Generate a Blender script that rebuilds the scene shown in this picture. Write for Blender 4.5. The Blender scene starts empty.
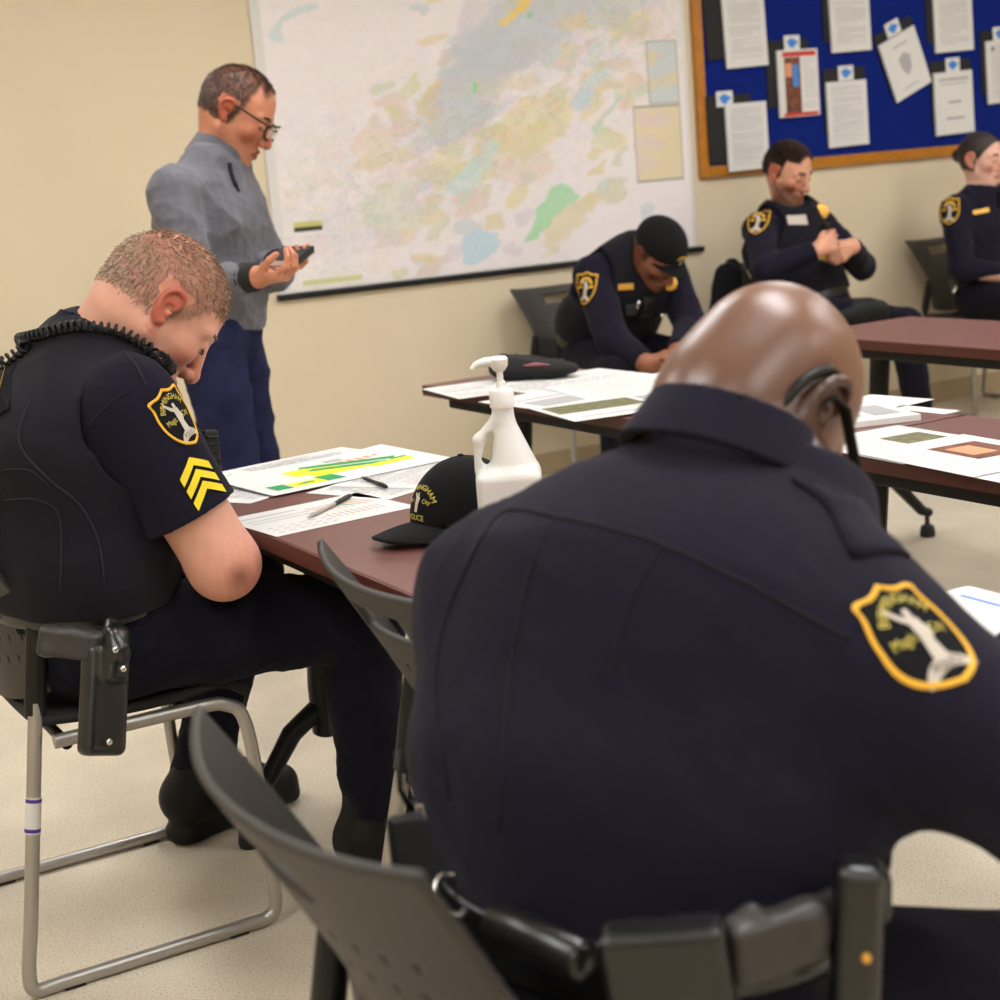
# A police roll-call room: six people, rows of folding tables, a wall map and a notice board.
LAMP_STRENGTH = 14.5
EXPOSURE = 0.0
import bpy, bmesh, math, random
import numpy as np
from mathutils import Vector, Matrix
from mathutils.bvhtree import BVHTree

scene = bpy.context.scene
COL = scene.collection
PI = math.pi
random.seed(7)
V3 = lambda *a: np.array(a if len(a) == 3 else a[0], float)


def unit(v):
    v = np.array(v, float)
    return v / (np.linalg.norm(v) + 1e-12)


# ------------------------------------------------------------------ materials
def mat(name, color, rough=0.6, metal=0.0, spec=0.5, bump=0.0, bump_scale=200.0, var=0.0, var_scale=8.0,
        attr=None, sheen=0.0, emit=0.0, trans=0.0, sss=0.0, coat=0.0):
    m = bpy.data.materials.new(name)
    m.use_nodes = True
    nt = m.node_tree
    b = nt.nodes['Principled BSDF']
    b.inputs['Base Color'].default_value = (*color, 1)
    b.inputs['Roughness'].default_value = rough
    b.inputs['Metallic'].default_value = metal
    b.inputs['Specular IOR Level'].default_value = spec
    if sheen:
        b.inputs['Sheen Weight'].default_value = sheen
        b.inputs['Sheen Roughness'].default_value = 0.5
    if trans:
        b.inputs['Transmission Weight'].default_value = trans
    if sss:
        b.inputs['Subsurface Weight'].default_value = sss
        b.inputs['Subsurface Radius'].default_value = (0.02, 0.01, 0.006)
        b.inputs['Subsurface Scale'].default_value = 0.25
    if coat:
        b.inputs['Coat Weight'].default_value = coat
        b.inputs['Coat Roughness'].default_value = 0.15
    if emit:
        b.inputs['Emission Color'].default_value = (*color, 1)
        b.inputs['Emission Strength'].default_value = emit
    tc = nt.nodes.new('ShaderNodeTexCoord')
    src = None
    if attr:
        a = nt.nodes.new('ShaderNodeAttribute')
        a.attribute_name = attr
        src = a.outputs['Color']
    if var:
        n = nt.nodes.new('ShaderNodeTexNoise')
        n.inputs['Scale'].default_value = var_scale
        n.inputs['Detail'].default_value = 5
        nt.links.new(tc.outputs['Object'], n.inputs['Vector'])
        hv = nt.nodes.new('ShaderNodeMapRange')
        hv.inputs['From Min'].default_value = 0.3
        hv.inputs['From Max'].default_value = 0.7
        hv.inputs['To Min'].default_value = 1 - var
        hv.inputs['To Max'].default_value = 1 + var
        nt.links.new(n.outputs['Fac'], hv.inputs['Value'])
        mx = nt.nodes.new('ShaderNodeMix')
        mx.data_type = 'RGBA'
        mx.blend_type = 'MULTIPLY'
        mx.inputs[0].default_value = 1
        if src is not None:
            nt.links.new(src, mx.inputs[6])
        else:
            mx.inputs[6].default_value = (*color, 1)
        nt.links.new(hv.outputs[0], mx.inputs[7])
        src = mx.outputs[2]
    if src is not None:
        nt.links.new(src, b.inputs['Base Color'])
    if bump:
        n2 = nt.nodes.new('ShaderNodeTexNoise')
        n2.inputs['Scale'].default_value = bump_scale
        n2.inputs['Detail'].default_value = 3
        nt.links.new(tc.outputs['Object'], n2.inputs['Vector'])
        bp = nt.nodes.new('ShaderNodeBump')
        bp.inputs['Strength'].default_value = bump
        bp.inputs['Distance'].default_value = 0.004
        nt.links.new(n2.outputs['Fac'], bp.inputs['Height'])
        nt.links.new(bp.outputs['Normal'], b.inputs['Normal'])
    return m


def srgb(r, g, b):
    f = lambda c: (c / 255 / 12.92) if c / 255 <= 0.04045 else ((c / 255 + 0.055) / 1.055) ** 2.4
    return (f(r), f(g), f(b))


# ------------------------------------------------------------------ objects
def world_loc(o):
    p = np.zeros(3)
    while o is not None:
        p += np.array(o.location)
        o = o.parent
    return p


def add_mesh(name, verts, faces, m, parent=None, smooth=True, colors=None, mats=None, fmat=None, local=False):
    """links verts/faces as one mesh object; verts are world positions unless local"""
    verts = np.asarray(verts, float)
    off = np.zeros(3) if (parent is None or local) else world_loc(parent)
    me = bpy.data.meshes.new(name)
    me.from_pydata((verts - off).tolist() if len(verts) < 4000 else [tuple(v) for v in (verts - off)], [],
                   faces.tolist() if isinstance(faces, np.ndarray) else faces)
    for mm in (mats or [m]):
        me.materials.append(mm)
    if fmat is not None:
        me.polygons.foreach_set('material_index', np.asarray(fmat, np.int32))
    if smooth:
        me.polygons.foreach_set('use_smooth', np.ones(len(me.polygons), bool))
    if colors is not None:
        ca = me.color_attributes.new('Col', 'FLOAT_COLOR', 'POINT')
        c = np.ones((len(verts), 4), np.float32)
        c[:, :3] = colors
        ca.data.foreach_set('color', c.ravel())
    me.update()
    o = bpy.data.objects.new(name, me)
    COL.objects.link(o)
    if parent is not None:
        o.parent = parent
    return o


def tag(o, label=None, cat=None, group=None, kind=None):
    if label:
        o['label'] = label
    if cat:
        o['category'] = cat
    if group:
        o['group'] = group
    if kind:
        o['kind'] = kind
    return o


def thing(name, label, cat, loc=(0, 0, 0), rotz=0.0, group=None):
    o = bpy.data.objects.new(name, None)
    o.empty_display_size = 0.05
    COL.objects.link(o)
    o.location = tuple(float(c) for c in loc)
    o.rotation_euler = (0, 0, rotz)
    return tag(o, label, cat, group)


class MB:
    """collects shapes and links them as ONE mesh object"""

    def __init__(s):
        s.v, s.f, s.m = [], [], []

    def add(s, v, f, mi=0):
        n = len(s.v)
        s.v += [tuple(map(float, p)) for p in v]
        s.f += [tuple(int(i) + n for i in q) for q in f]
        s.m += [mi] * len(f)
        return s

    def box(s, lo, hi, mi=0, R=None, c=None, bev=0.0):
        lo, hi = V3(lo), V3(hi)
        ctr, h = (lo + hi) / 2, (hi - lo) / 2
        if bev <= 0:
            pts = [ctr + h * V3(x, y, z) for x in (-1, 1) for y in (-1, 1) for z in (-1, 1)]
            f = [(0, 1, 3, 2), (4, 6, 7, 5), (0, 4, 5, 1), (2, 3, 7, 6), (0, 2, 6, 4), (1, 5, 7, 3)]
        else:
            bm = bmesh.new()
            bmesh.ops.create_cube(bm, size=2)
            for w in bm.verts:
                w.co = Vector(ctr + h * np.array(w.co))
            bmesh.ops.bevel(bm, geom=bm.edges[:], offset=bev, segments=2, affect='EDGES', profile=0.5)
            bm.verts.index_update()
            pts = [np.array(w.co) for w in bm.verts]
            f = [tuple(w.index for w in q.verts) for q in bm.faces]
            bm.free()
        if R is not None:
            o = V3(0, 0, 0) if c is None else V3(c)
            pts = [o + R @ (p - o) for p in pts]
        return s.add(pts, f, mi)

    def tube(s, path, r, n=10, mi=0, closed=False, cap=True, flat=None):
        P = [V3(p) for p in path]
        rs = r if hasattr(r, '__len__') else [r] * len(P)
        N = len(P)
        rings, up = [], None
        for i in range(N):
            if closed:
                t = unit(P[(i + 1) % N] - P[i - 1])
            else:
                t = unit(P[min(i + 1, N - 1)] - P[max(i - 1, 0)])
            if up is None:
                up = unit(np.cross(t, V3(0.3, 0.2, 1) if abs(t[2]) < 0.9 else V3(1, 0, 0)))
            up = unit(up - t * np.dot(up, t))
            w = np.cross(t, up)
            fl = flat or 1
            rings.append([P[i] + rs[i] * (math.cos(a) * up + math.sin(a) * w * fl) for a in np.linspace(0, 2 * PI, n, endpoint=False)])
        v = [p for q in rings for p in q]
        f = []
        for i in range(N if closed else N - 1):
            j = (i + 1) % N
            f += [(i * n + k, i * n + (k + 1) % n, j * n + (k + 1) % n, j * n + k) for k in range(n)]
        if cap and not closed:
            f.append(tuple(range(n - 1, -1, -1)))
            f.append(tuple((N - 1) * n + k for k in range(n)))
        return s.add(v, f, mi)

    def lathe(s, prof, c, axis=(0, 0, 1), n=24, mi=0, cap=True):
        axis = unit(axis)
        a = unit(np.cross(axis, (1, 0, 0) if abs(axis[0]) < 0.9 else (0, 1, 0)))
        b = np.cross(axis, a)
        c = V3(c)
        v = [c + axis * z + r * (math.cos(t) * a + math.sin(t) * b) for r, z in prof for t in np.linspace(0, 2 * PI, n, endpoint=False)]
        f = []
        for i in range(len(prof) - 1):
            f += [(i * n + k, i * n + (k + 1) % n, (i + 1) * n + (k + 1) % n, (i + 1) * n + k) for k in range(n)]
        if cap:
            f.append(tuple(range(n - 1, -1, -1)))
            f.append(tuple((len(prof) - 1) * n + k for k in range(n)))
        return s.add(v, f, mi)

    def prism(s, poly, O, ex, ey, depth, mi=0):
        """2-D polygon extruded along ex x ey by depth"""
        O, ex, ey = V3(O), V3(ex), V3(ey)
        nz = unit(np.cross(ex, ey))
        n = len(poly)
        v = [O + ex * x + ey * y for x, y in poly] + [O + ex * x + ey * y + nz * depth for x, y in poly]
        f = [tuple(range(n - 1, -1, -1)), tuple(range(n, 2 * n))] + [(i, (i + 1) % n, n + (i + 1) % n, n + i) for i in range(n)]
        return s.add(v, f, mi)

    def build(s, name, m, parent=None, smooth=False, local=True, mats=None):
        o = add_mesh(name, np.array(s.v), s.f, m, parent, smooth=False, mats=mats, fmat=s.m if mats else None, local=local)
        me = o.data
        bm = bmesh.new()
        bm.from_mesh(me)
        bmesh.ops.recalc_face_normals(bm, faces=bm.faces[:])
        bm.to_mesh(me)
        bm.free()
        if smooth:
            me.polygons.foreach_set('use_smooth', np.ones(len(me.polygons), bool))
            me.set_sharp_from_angle(angle=math.radians(40))
        return o


def catmull(pts, n=8, closed=False):
    P = [V3(p) for p in pts]
    N = len(P)
    out = []
    for i in range(N if closed else N - 1):
        g = lambda k: P[k % N] if closed else P[min(max(k, 0), N - 1)]
        a, b, c, d = g(i - 1), g(i), g(i + 1), g(i + 2)
        for t in np.linspace(0, 1, n, endpoint=False):
            out.append(0.5 * (2 * b + (c - a) * t + (2 * a - 5 * b + 4 * c - d) * t * t + (3 * b - a - 3 * c + d) * t ** 3))
    if not closed:
        out.append(P[-1])
    return out


def dup(root, loc, rotz, label=None, group=None):
    """a copy of a thing with copies of its parts and their sub-parts"""
    r = root.copy()
    COL.objects.link(r)
    r.location = loc
    r.rotation_euler = (0, 0, rotz)
    if label:
        r['label'] = label
    if group:
        r['group'] = group
    for ch in list(root.children):
        c = ch.copy()
        COL.objects.link(c)
        c.parent = r
        for g in ch.children:
            d = g.copy()
            COL.objects.link(d)
            d.parent = c
    return r


# ------------------------------------------------------------------ implicit surfaces (for bodies, cloth and soft things)
def _cap(P, a, b, ra, rb):
    ba = b - a
    t = np.clip(((P - a) @ ba) / (ba @ ba + 1e-12), 0, 1)
    return np.linalg.norm(P - a - t[:, None] * ba, axis=1) - (ra + (rb - ra) * t)


def rc(a, b, ra, rb, k=0.02, op='u'):
    a, b = V3(a), V3(b)
    return (op, lambda P: _cap(P, a, b, ra, rb), k, np.minimum(a - ra, b - rb), np.maximum(a + ra, b + rb))


def sp(c, r, k=0.02, op='u'):
    c = V3(c)
    return (op, lambda P: np.linalg.norm(P - c, axis=1) - r, k, c - r, c + r)


def ell(c, R, rad, k=0.02, op='u'):
    """ellipsoid; R rows are its axes"""
    c, R, rad = V3(c), np.array(R, float), V3(rad)

    def f(P):
        q = (P - c) @ R.T
        k0 = np.linalg.norm(q / rad, axis=1)
        k1 = np.linalg.norm(q / (rad * rad), axis=1)
        return k0 * (k0 - 1) / (k1 + 1e-9)
    m = rad.max()
    return (op, f, k, c - m, c + m)


def fc(a, b, ra, rb, lat, ratio, k=0.03, op='u'):
    """tapered limb with an oval section: radius r in depth, r*ratio along lat"""
    a, b, lat = V3(a), V3(b), unit(lat)
    s = 1.0 / ratio

    def f(P):
        q = P - a
        q = q + (s - 1) * (q @ lat)[:, None] * lat
        bb = b - a
        bb = bb + (s - 1) * (bb @ lat) * lat
        return _cap(q, np.zeros(3), bb, ra, rb)
    m = max(ra, rb) * max(ratio, 1)
    return (op, f, k, np.minimum(a, b) - m, np.maximum(a, b) + m)


def rbox(c, R, half, r, k=0.01, op='u'):
    c, R, half = V3(c), np.array(R, float), V3(half) - r

    def f(P):
        q = np.abs((P - c) @ R.T) - half
        return np.linalg.norm(np.maximum(q, 0), axis=1) + np.minimum(q.max(axis=1), 0) - r
    m = np.linalg.norm(half) + r
    return (op, f, k, c - m, c + m)


def cut(p, n, k=0.0):
    """keep the side opposite to n"""
    p, n = V3(p), unit(n)
    return ('i', lambda P: (P - p) @ n, k, None, None)


def fun(op, f, k=0.0):
    return (op, f, k, None, None)


def smin(a, b, k):
    if k <= 0:
        return np.minimum(a, b)
    h = np.maximum(k - np.abs(a - b), 0) / k
    return np.minimum(a, b) - h * h * k * 0.25


def evalsdf(prims, P, only=None):
    d = np.full(len(P), 1e3)
    for i, (op, f, k, lo, hi) in enumerate(prims):
        if only is not None and op == 'u' and i not in only:
            continue
        e = f(P)
        if op == 'u':
            d = smin(d, e, k)
        elif op == 's':
            d = -smin(-d, e, k)
        elif op == 'i':
            d = -smin(-d, -e, k)
        elif op == 'o':
            d = d + e
    return d


def mesh_sdf(prims, cell, newton=1):
    los = np.array([p[3] for p in prims if p[0] == 'u' and p[3] is not None])
    his = np.array([p[4] for p in prims if p[0] == 'u' and p[3] is not None])
    B = 12
    lo = los.min(0) - 3 * cell - 0.01
    hi = his.max(0) + 3 * cell + 0.01
    nb = np.ceil((hi - lo) / (cell * B)).astype(int)
    n = nb * B + 1
    F = np.empty(n, np.float32)
    hd = cell * B * math.sqrt(3) / 2
    I = np.stack(np.meshgrid(*[np.arange(q) for q in nb], indexing='ij'), -1).reshape(-1, 3)
    C = lo + (I + 0.5) * B * cell
    ui = [i for i, p in enumerate(prims) if p[0] == 'u']
    D = np.stack([prims[i][1](C) for i in ui])
    kmax = max(prims[i][2] for i in ui)
    fcv = evalsdf(prims, C)
    mn = D.min(0)
    g = np.stack(np.meshgrid(*[np.arange(B + 1)] * 3, indexing='ij'), -1).reshape(-1, 3) * cell
    for b in range(len(I)):
        i, j, k = I[b] * B
        if abs(fcv[b]) > hd * 1.25 + kmax:
            F[i:i + B + 1, j:j + B + 1, k:k + B + 1] = fcv[b]
    for b in range(len(I)):
        i, j, k = I[b] * B
        if abs(fcv[b]) <= hd * 1.25 + kmax:
            only = {ui[q] for q in np.nonzero(D[:, b] < mn[b] + 2.4 * hd + kmax)[0]}
            F[i:i + B + 1, j:j + B + 1, k:k + B + 1] = evalsdf(prims, lo + I[b] * B * cell + g, only).reshape(B + 1, B + 1, B + 1)
    # surface nets
    S = F < 0
    c = np.zeros(np.array(n) - 1, np.int8)
    for dx in (0, 1):
        for dy in (0, 1):
            for dz in (0, 1):
                c += S[dx:n[0] - 1 + dx, dy:n[1] - 1 + dy, dz:n[2] - 1 + dz]
    act = np.argwhere((c > 0) & (c < 8))
    idx = np.full(c.shape, -1, np.int32)
    idx[tuple(act.T)] = np.arange(len(act))
    acc = np.zeros((len(act), 3))
    cnt = np.zeros(len(act))
    x, y, z = act.T
    for ax in range(3):
        o1, o2 = [q for q in range(3) if q != ax]
        for u in (0, 1):
            for w in (0, 1):
                s = np.zeros(3, int)
                s[o1], s[o2] = u, w
                e = s.copy()
                e[ax] = 1
                f0 = F[x + s[0], y + s[1], z + s[2]].astype(float)
                f1 = F[x + e[0], y + e[1], z + e[2]].astype(float)
                mk = (f0 < 0) != (f1 < 0)
                t = np.where(mk, f0 / (f0 - f1 + 1e-20), 0)
                p = np.tile(s.astype(float), (len(act), 1))
                p[:, ax] += t
                acc[mk] += p[mk]
                cnt[mk] += 1
    V = lo + (act + acc / cnt[:, None]) * cell
    faces = []
    for ax in range(3):
        o1, o2 = (ax + 1) % 3, (ax + 2) % 3
        sl0 = [slice(1, -1)] * 3
        sl1 = [slice(1, -1)] * 3
        sl0[ax] = slice(0, -1)
        sl1[ax] = slice(1, None)
        A, Bq = S[tuple(sl0)], S[tuple(sl1)]
        for flip in (False, True):
            e = np.argwhere((A & ~Bq) if not flip else (~A & Bq))
            if not len(e):
                continue
            q = e.copy()
            q[:, o1] += 1
            q[:, o2] += 1
            def gi(d1, d2):
                r = q.copy()
                r[:, o1] += d1
                r[:, o2] += d2
                return idx[tuple(r.T)]
            quad = np.stack([gi(-1, -1), gi(0, -1), gi(0, 0), gi(-1, 0)], 1)
            if flip:
                quad = quad[:, ::-1]
            faces.append(quad)
    Q = np.concatenate(faces)
    Q = Q[(Q >= 0).all(1)]
    for _ in range(newton):
        h = cell * 0.5
        f0 = evalsdf(prims, V)
        G = np.stack([evalsdf(prims, V + h * np.eye(3)[a]) - f0 for a in range(3)], 1) / h
        st = (f0 / (np.sum(G * G, 1) + 1e-4))[:, None] * G
        L = np.linalg.norm(st, axis=1, keepdims=True)
        V = V - st * np.minimum(1, 0.5 * cell / (L + 1e-12))
    return V, Q


def sdf_obj(name, prims, cell, m, parent=None, colors=None, newton=1):
    V, Q = mesh_sdf(prims, cell, newton)
    o = add_mesh(name, V, Q, m, parent, colors=None if colors is None else colors(V))
    return o, V, Q


def wrinkle(seed, amp, freq, n=6, stretch=None):
    """soft cloth folds as a displacement of the surface"""
    r = np.random.RandomState(seed)
    d = r.normal(size=(n, 3))
    d /= np.linalg.norm(d, axis=1)[:, None]
    if stretch is not None:
        d = d * np.array(stretch)
    ph = r.uniform(0, 6.28, n)
    fq = freq * r.uniform(0.6, 1.5, n)
    w = r.normal(size=(n, 3))

    def f(P):
        s = 0
        for i in range(n):
            a = (P @ d[i]) * fq[i] + ph[i] + 1.3 * np.sin((P @ w[i]) * freq * 0.35 + i)
            s = s + (1 - np.abs(np.sin(a))) ** 2 - 0.4
        return -amp * s / n * 2
    return fun('o', f)


def surf(V, Q):
    return BVHTree.FromPolygons([tuple(v) for v in V], [tuple(int(i) for i in q) for q in Q])


def stick(bvh, O, n, P, off):
    """lays points P (world, near the surface) onto it, looking along -n"""
    n = unit(n)
    out = []
    for p in P:
        h = bvh.ray_cast(Vector(p + n * 0.06), Vector(-n), 0.2)
        if h[0] is None:
            q = bvh.find_nearest(Vector(p))
            out.append(np.array(q[0]) + n * off)
        else:
            out.append(np.array(h[0]) + n * off)
    return np.array(out)


_tc = {}


def text2d(s, size=1.0):
    key = s
    if key not in _tc:
        cu = bpy.data.curves.new('lettering', 'FONT')
        cu.body = s
        cu.size = 1.0
        cu.align_x = 'CENTER'
        cu.resolution_u = 3
        o = bpy.data.objects.new('lettering', cu)
        COL.objects.link(o)
        dg = bpy.context.evaluated_depsgraph_get()
        me = o.evaluated_get(dg).to_mesh()
        v = np.array([q.co[:2] for q in me.vertices])
        f = [tuple(p.vertices) for p in me.polygons]
        o.evaluated_get(dg).to_mesh_clear()
        bpy.data.objects.remove(o)
        bpy.data.curves.remove(cu)
        _tc[key] = (v, f)
    v, f = _tc[key]
    return v * size, f
# ================================================================== materials of the place
M = {}
M['wall'] = mat('wall paint', srgb(217, 202, 174), 0.75, bump=0.25, bump_scale=160, var=0.02, var_scale=3)
M['ceil'] = mat('ceiling tile', (0.78, 0.76, 0.72), 0.9, bump=0.3, bump_scale=120)
M['base'] = mat('vinyl base', srgb(176, 156, 124), 0.5)
M['wood'] = mat('laminate mahogany', srgb(108, 66, 60), 0.36, spec=0.45, var=0.10, var_scale=30)
M['woodedge'] = mat('table edge band', srgb(76, 34, 28), 0.35, spec=0.5)
M['blackmetal'] = mat('black powder coat', (0.008, 0.008, 0.008), 0.5, spec=.25)
M['steel'] = mat('grey chair tube', srgb(172, 168, 162), 0.40, metal=0.75)
M['plastic'] = mat('charcoal chair plastic', srgb(54, 50, 47), 0.5, spec=.4, bump=0.12, bump_scale=900)
M['blackplastic'] = mat('black plastic', (0.008, 0.008, 0.008), 0.4, spec=.3)
M['seatfab'] = mat('black seat pad', (0.012, 0.012, 0.013), 0.85, bump=0.3, bump_scale=900)
M['paper'] = mat('white paper', (0.70, 0.69, 0.67), 0.85, spec=.2)
M['ink'] = mat('grey print', (0.28, 0.28, 0.29), 0.8)
M['inkfaint'] = mat('faint print', (0.40, 0.39, 0.40), 0.8)
M['inkdark'] = mat('dark print', (0.03, 0.03, 0.03), 0.8)
M['yellow'] = mat('yellow print', srgb(232, 226, 40), 0.8)
M['green'] = mat('green print', srgb(40, 150, 84), 0.8)
M['red'] = mat('red print', srgb(196, 58, 44), 0.8)
M['brown'] = mat('brown photo print', srgb(112, 64, 44), 0.7, var=0.5, var_scale=40)
M['olive'] = mat('olive photo print', srgb(108, 104, 70), 0.7, var=0.5, var_scale=50)
M['orange'] = mat('orange print', srgb(222, 150, 110), 0.8)
M['blueprint'] = mat('blue print', srgb(60, 132, 214), 0.7)
M['rubber'] = mat('rubber', (0.008, 0.008, 0.008), 0.7)
M['white'] = mat('white plastic', (0.82, 0.81, 0.78), 0.4)
M['chrome'] = mat('bright metal', (0.75, 0.74, 0.72), 0.22, metal=1.0)
M['leather'] = mat('black duty leather', (0.007, 0.007, 0.007), 0.28, spec=0.6, bump=0.1, bump_scale=300)
M['gold'] = mat('gold thread', srgb(236, 178, 40), 0.6)
M['lightgold'] = mat('pale gold thread', srgb(214, 196, 88), 0.65)
M['silverthread'] = mat('silver thread', srgb(200, 190, 178), 0.6)
M['patchblack'] = mat('black patch twill', (0.010, 0.010, 0.012), 0.85, spec=.1)
M['goldmetal'] = mat('gold badge metal', srgb(228, 176, 84), 0.35, metal=0.8)
M['chevron'] = mat('yellow chevron thread', srgb(240, 214, 30), 0.65)


def floor_mat():
    m = mat('speckled vinyl floor', srgb(200, 186, 162), 0.38, spec=0.4)
    nt = m.node_tree
    b = nt.nodes['Principled BSDF']
    tc = nt.nodes.new('ShaderNodeTexCoord')
    n1 = nt.nodes.new('ShaderNodeTexNoise')
    n1.inputs['Scale'].default_value = 230
    n1.inputs['Detail'].default_value = 4
    r1 = nt.nodes.new('ShaderNodeValToRGB')
    e = r1.color_ramp.elements
    e[0].position, e[0].color = 0.28, (*srgb(166, 152, 130), 1)
    e[1].position, e[1].color = 0.50, (*srgb(216, 205, 185), 1)
    n2 = nt.nodes.new('ShaderNodeTexNoise')
    n2.inputs['Scale'].default_value = 3.2
    n2.inputs['Detail'].default_value = 6
    r2 = nt.nodes.new('ShaderNodeMapRange')
    r2.inputs['From Min'].default_value = 0.35
    r2.inputs['From Max'].default_value = 0.65
    r2.inputs['To Min'].default_value = 0.86
    r2.inputs['To Max'].default_value = 1.04
    mx = nt.nodes.new('ShaderNodeMix')
    mx.data_type = 'RGBA'
    mx.blend_type = 'MULTIPLY'
    mx.inputs[0].default_value = 1
    L = nt.links.new
    L(tc.outputs['Object'], n1.inputs['Vector'])
    L(tc.outputs['Object'], n2.inputs['Vector'])
    L(n1.outputs['Fac'], r1.inputs['Fac'])
    L(n2.outputs['Fac'], r2.inputs['Value'])
    L(r1.outputs['Color'], mx.inputs[6])
    L(r2.outputs[0], mx.inputs[7])
    L(mx.outputs[2], b.inputs['Base Color'])
    return m


M['floor'] = floor_mat()

# ================================================================== the room
X0, X1, Y0, Y1, ZC = -2.2, 8.6, -2.6, 5.94, 2.75


def struct(name, lo, hi, m):
    o = MB().box(lo, hi).build(name, m)
    o['kind'] = 'structure'
    return o


struct('floor', (X0 - .1, Y0 - .1, -0.1), (X1 + .1, Y1 + .1, 0), M['floor'])
struct('ceiling', (X0 - .1, Y0 - .1, ZC), (X1 + .1, Y1 + .1, ZC + .1), M['ceil'])
struct('wall_back', (X0 - .1, Y1, 0), (X1 + .1, Y1 + .1, ZC), M['wall'])
struct('wall_front', (X0 - .1, Y0 - .1, 0), (X1 + .1, Y0, ZC), M['wall'])
struct('wall_left', (X0 - .1, Y0, 0), (X0, Y1, ZC), M['wall'])
struct('wall_right', (X1, Y0, 0), (X1 + .1, Y1, ZC), M['wall'])
struct('baseboard_back', (X0, Y1 - .008, 0), (X1, Y1, 0.1), M['base'])
struct('baseboard_left', (X0, Y0, 0), (X0 + .008, Y1 - .008, 0.1), M['base'])
struct('baseboard_right', (X1 - .008, Y0, 0), (X1, Y1 - .008, 0.1), M['base'])

# ceiling troffers: the lamps of the room
M['lamp'] = mat('lit diffuser', (0.975, 0.985, 1.0), 0.5, emit=LAMP_STRENGTH)
LAMPS = [(x, y) for x in (-0.6, 1.6, 3.8, 6.0) for y in (-1.2, 1.4, 4.0)]
for i, (lx, ly) in enumerate(LAMPS):
    t = thing('ceiling_light', 'recessed fluorescent panel in the ceiling above the meeting tables', 'ceiling light', (lx, ly, ZC), 0, 'ceiling lights')
    f = MB()
    w, l = 0.31, 0.61
    for a, b_ in (((-w, -l), (-w + .03, l)), ((w - .03, -l), (w, l)), ((-w + .03, -l), (w - .03, -l + .03)), ((-w + .03, l - .03), (w - .03, l))):
        f.box((a[0], a[1], -0.02), (b_[0], b_[1], -0.001))
    f.build('frame', M['white'], t)
    MB().box((-w + .03, -l + .03, -0.012), (w - .03, l - .03, -0.002)).build('diffuser', M['lamp'], t)

# ================================================================== tables
def table(label, u0, u1, v0, v1, in0=.13, in1=.13):
    cx, cy, hw, hl = (u0 + u1) / 2, (v0 + v1) / 2, (u1 - u0) / 2, (v1 - v0) / 2
    t = thing('folding_table', label, 'table', (cx, cy, 0))
    T = 0.735
    MB().box((-hw + .003, -hl + .003, T - .029), (hw - .003, hl - .003, T), bev=0.003).build('tabletop', M['wood'], t)
    e = MB()
    for a, b in (((-hw, -hl), (-hw + .0035, hl)), ((hw - .0035, -hl), (hw, hl)), ((-hw, -hl), (hw, -hl + .0035)), ((-hw, hl - .0035), (hw, hl))):
        e.box((a[0], a[1], T - .030), (b[0], b[1], T - .0015))
    e.build('edge_band', M['woodedge'], t)
    r = MB()
    for s in (-1, 1):
        r.box((s * (hw - .045) - .015, -hl + .10, T - .062), (s * (hw - .045) + .015, hl - .10, T - .030), bev=.003)
    r.build('rail', M['blackmetal'], t)
    for s in (-1, 1):
        y = s * (hl - (in0 if s < 0 else in1))
        l = MB()
        l.box((-hw + .05, y - .025, T - .058), (hw - .05, y + .025, T - .030), bev=.004)
        # oval post leaning a little, then two splayed feet
        l.tube([(.035, y, T - .05), (.02, y, .52), (0, y, .30), (0, y, .20)], [.042, .04, .036, .036], 14, flat=.55)
        for q in (-1, 1):
            l.tube([(0, y, .26), (q * .07, y, .215), (q * (hw - .07), y, .095), (q * (hw - .035), y, .080)], [.024, .024, .019, .016], 10, flat=.9)
        lo = l.build('leg', M['blackmetal'], t, smooth=True)
        for q in (-1, 1):
            c = MB()
            x = q * (hw - .045)
            c.lathe([(.008, .078), (.008, .045), (.022, .036), (.026, .010), (.024, .0005)], (x, y, 0), n=16)
            c.build('glide', M['rubber'], lo, smooth=True)
    return t


table('mahogany table with yellow and green charts on it, between the sergeant and the bald man', .942, 1.402, 1.12, 3.19, .375, .20)
table('mahogany table with a black cloth cap and newspapers, by the man in the dark hat', 2.03, 2.475, 2.448, 4.115, .07, .13)
table('mahogany table at the right edge with photo pages and a seam to its neighbour', 2.035, 2.48, .82, 2.442, .13, .60)
table('empty mahogany table in front of the two seated figures under the blue board', 3.29, 3.81, 2.35, 4.0, .13, .10)

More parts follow.
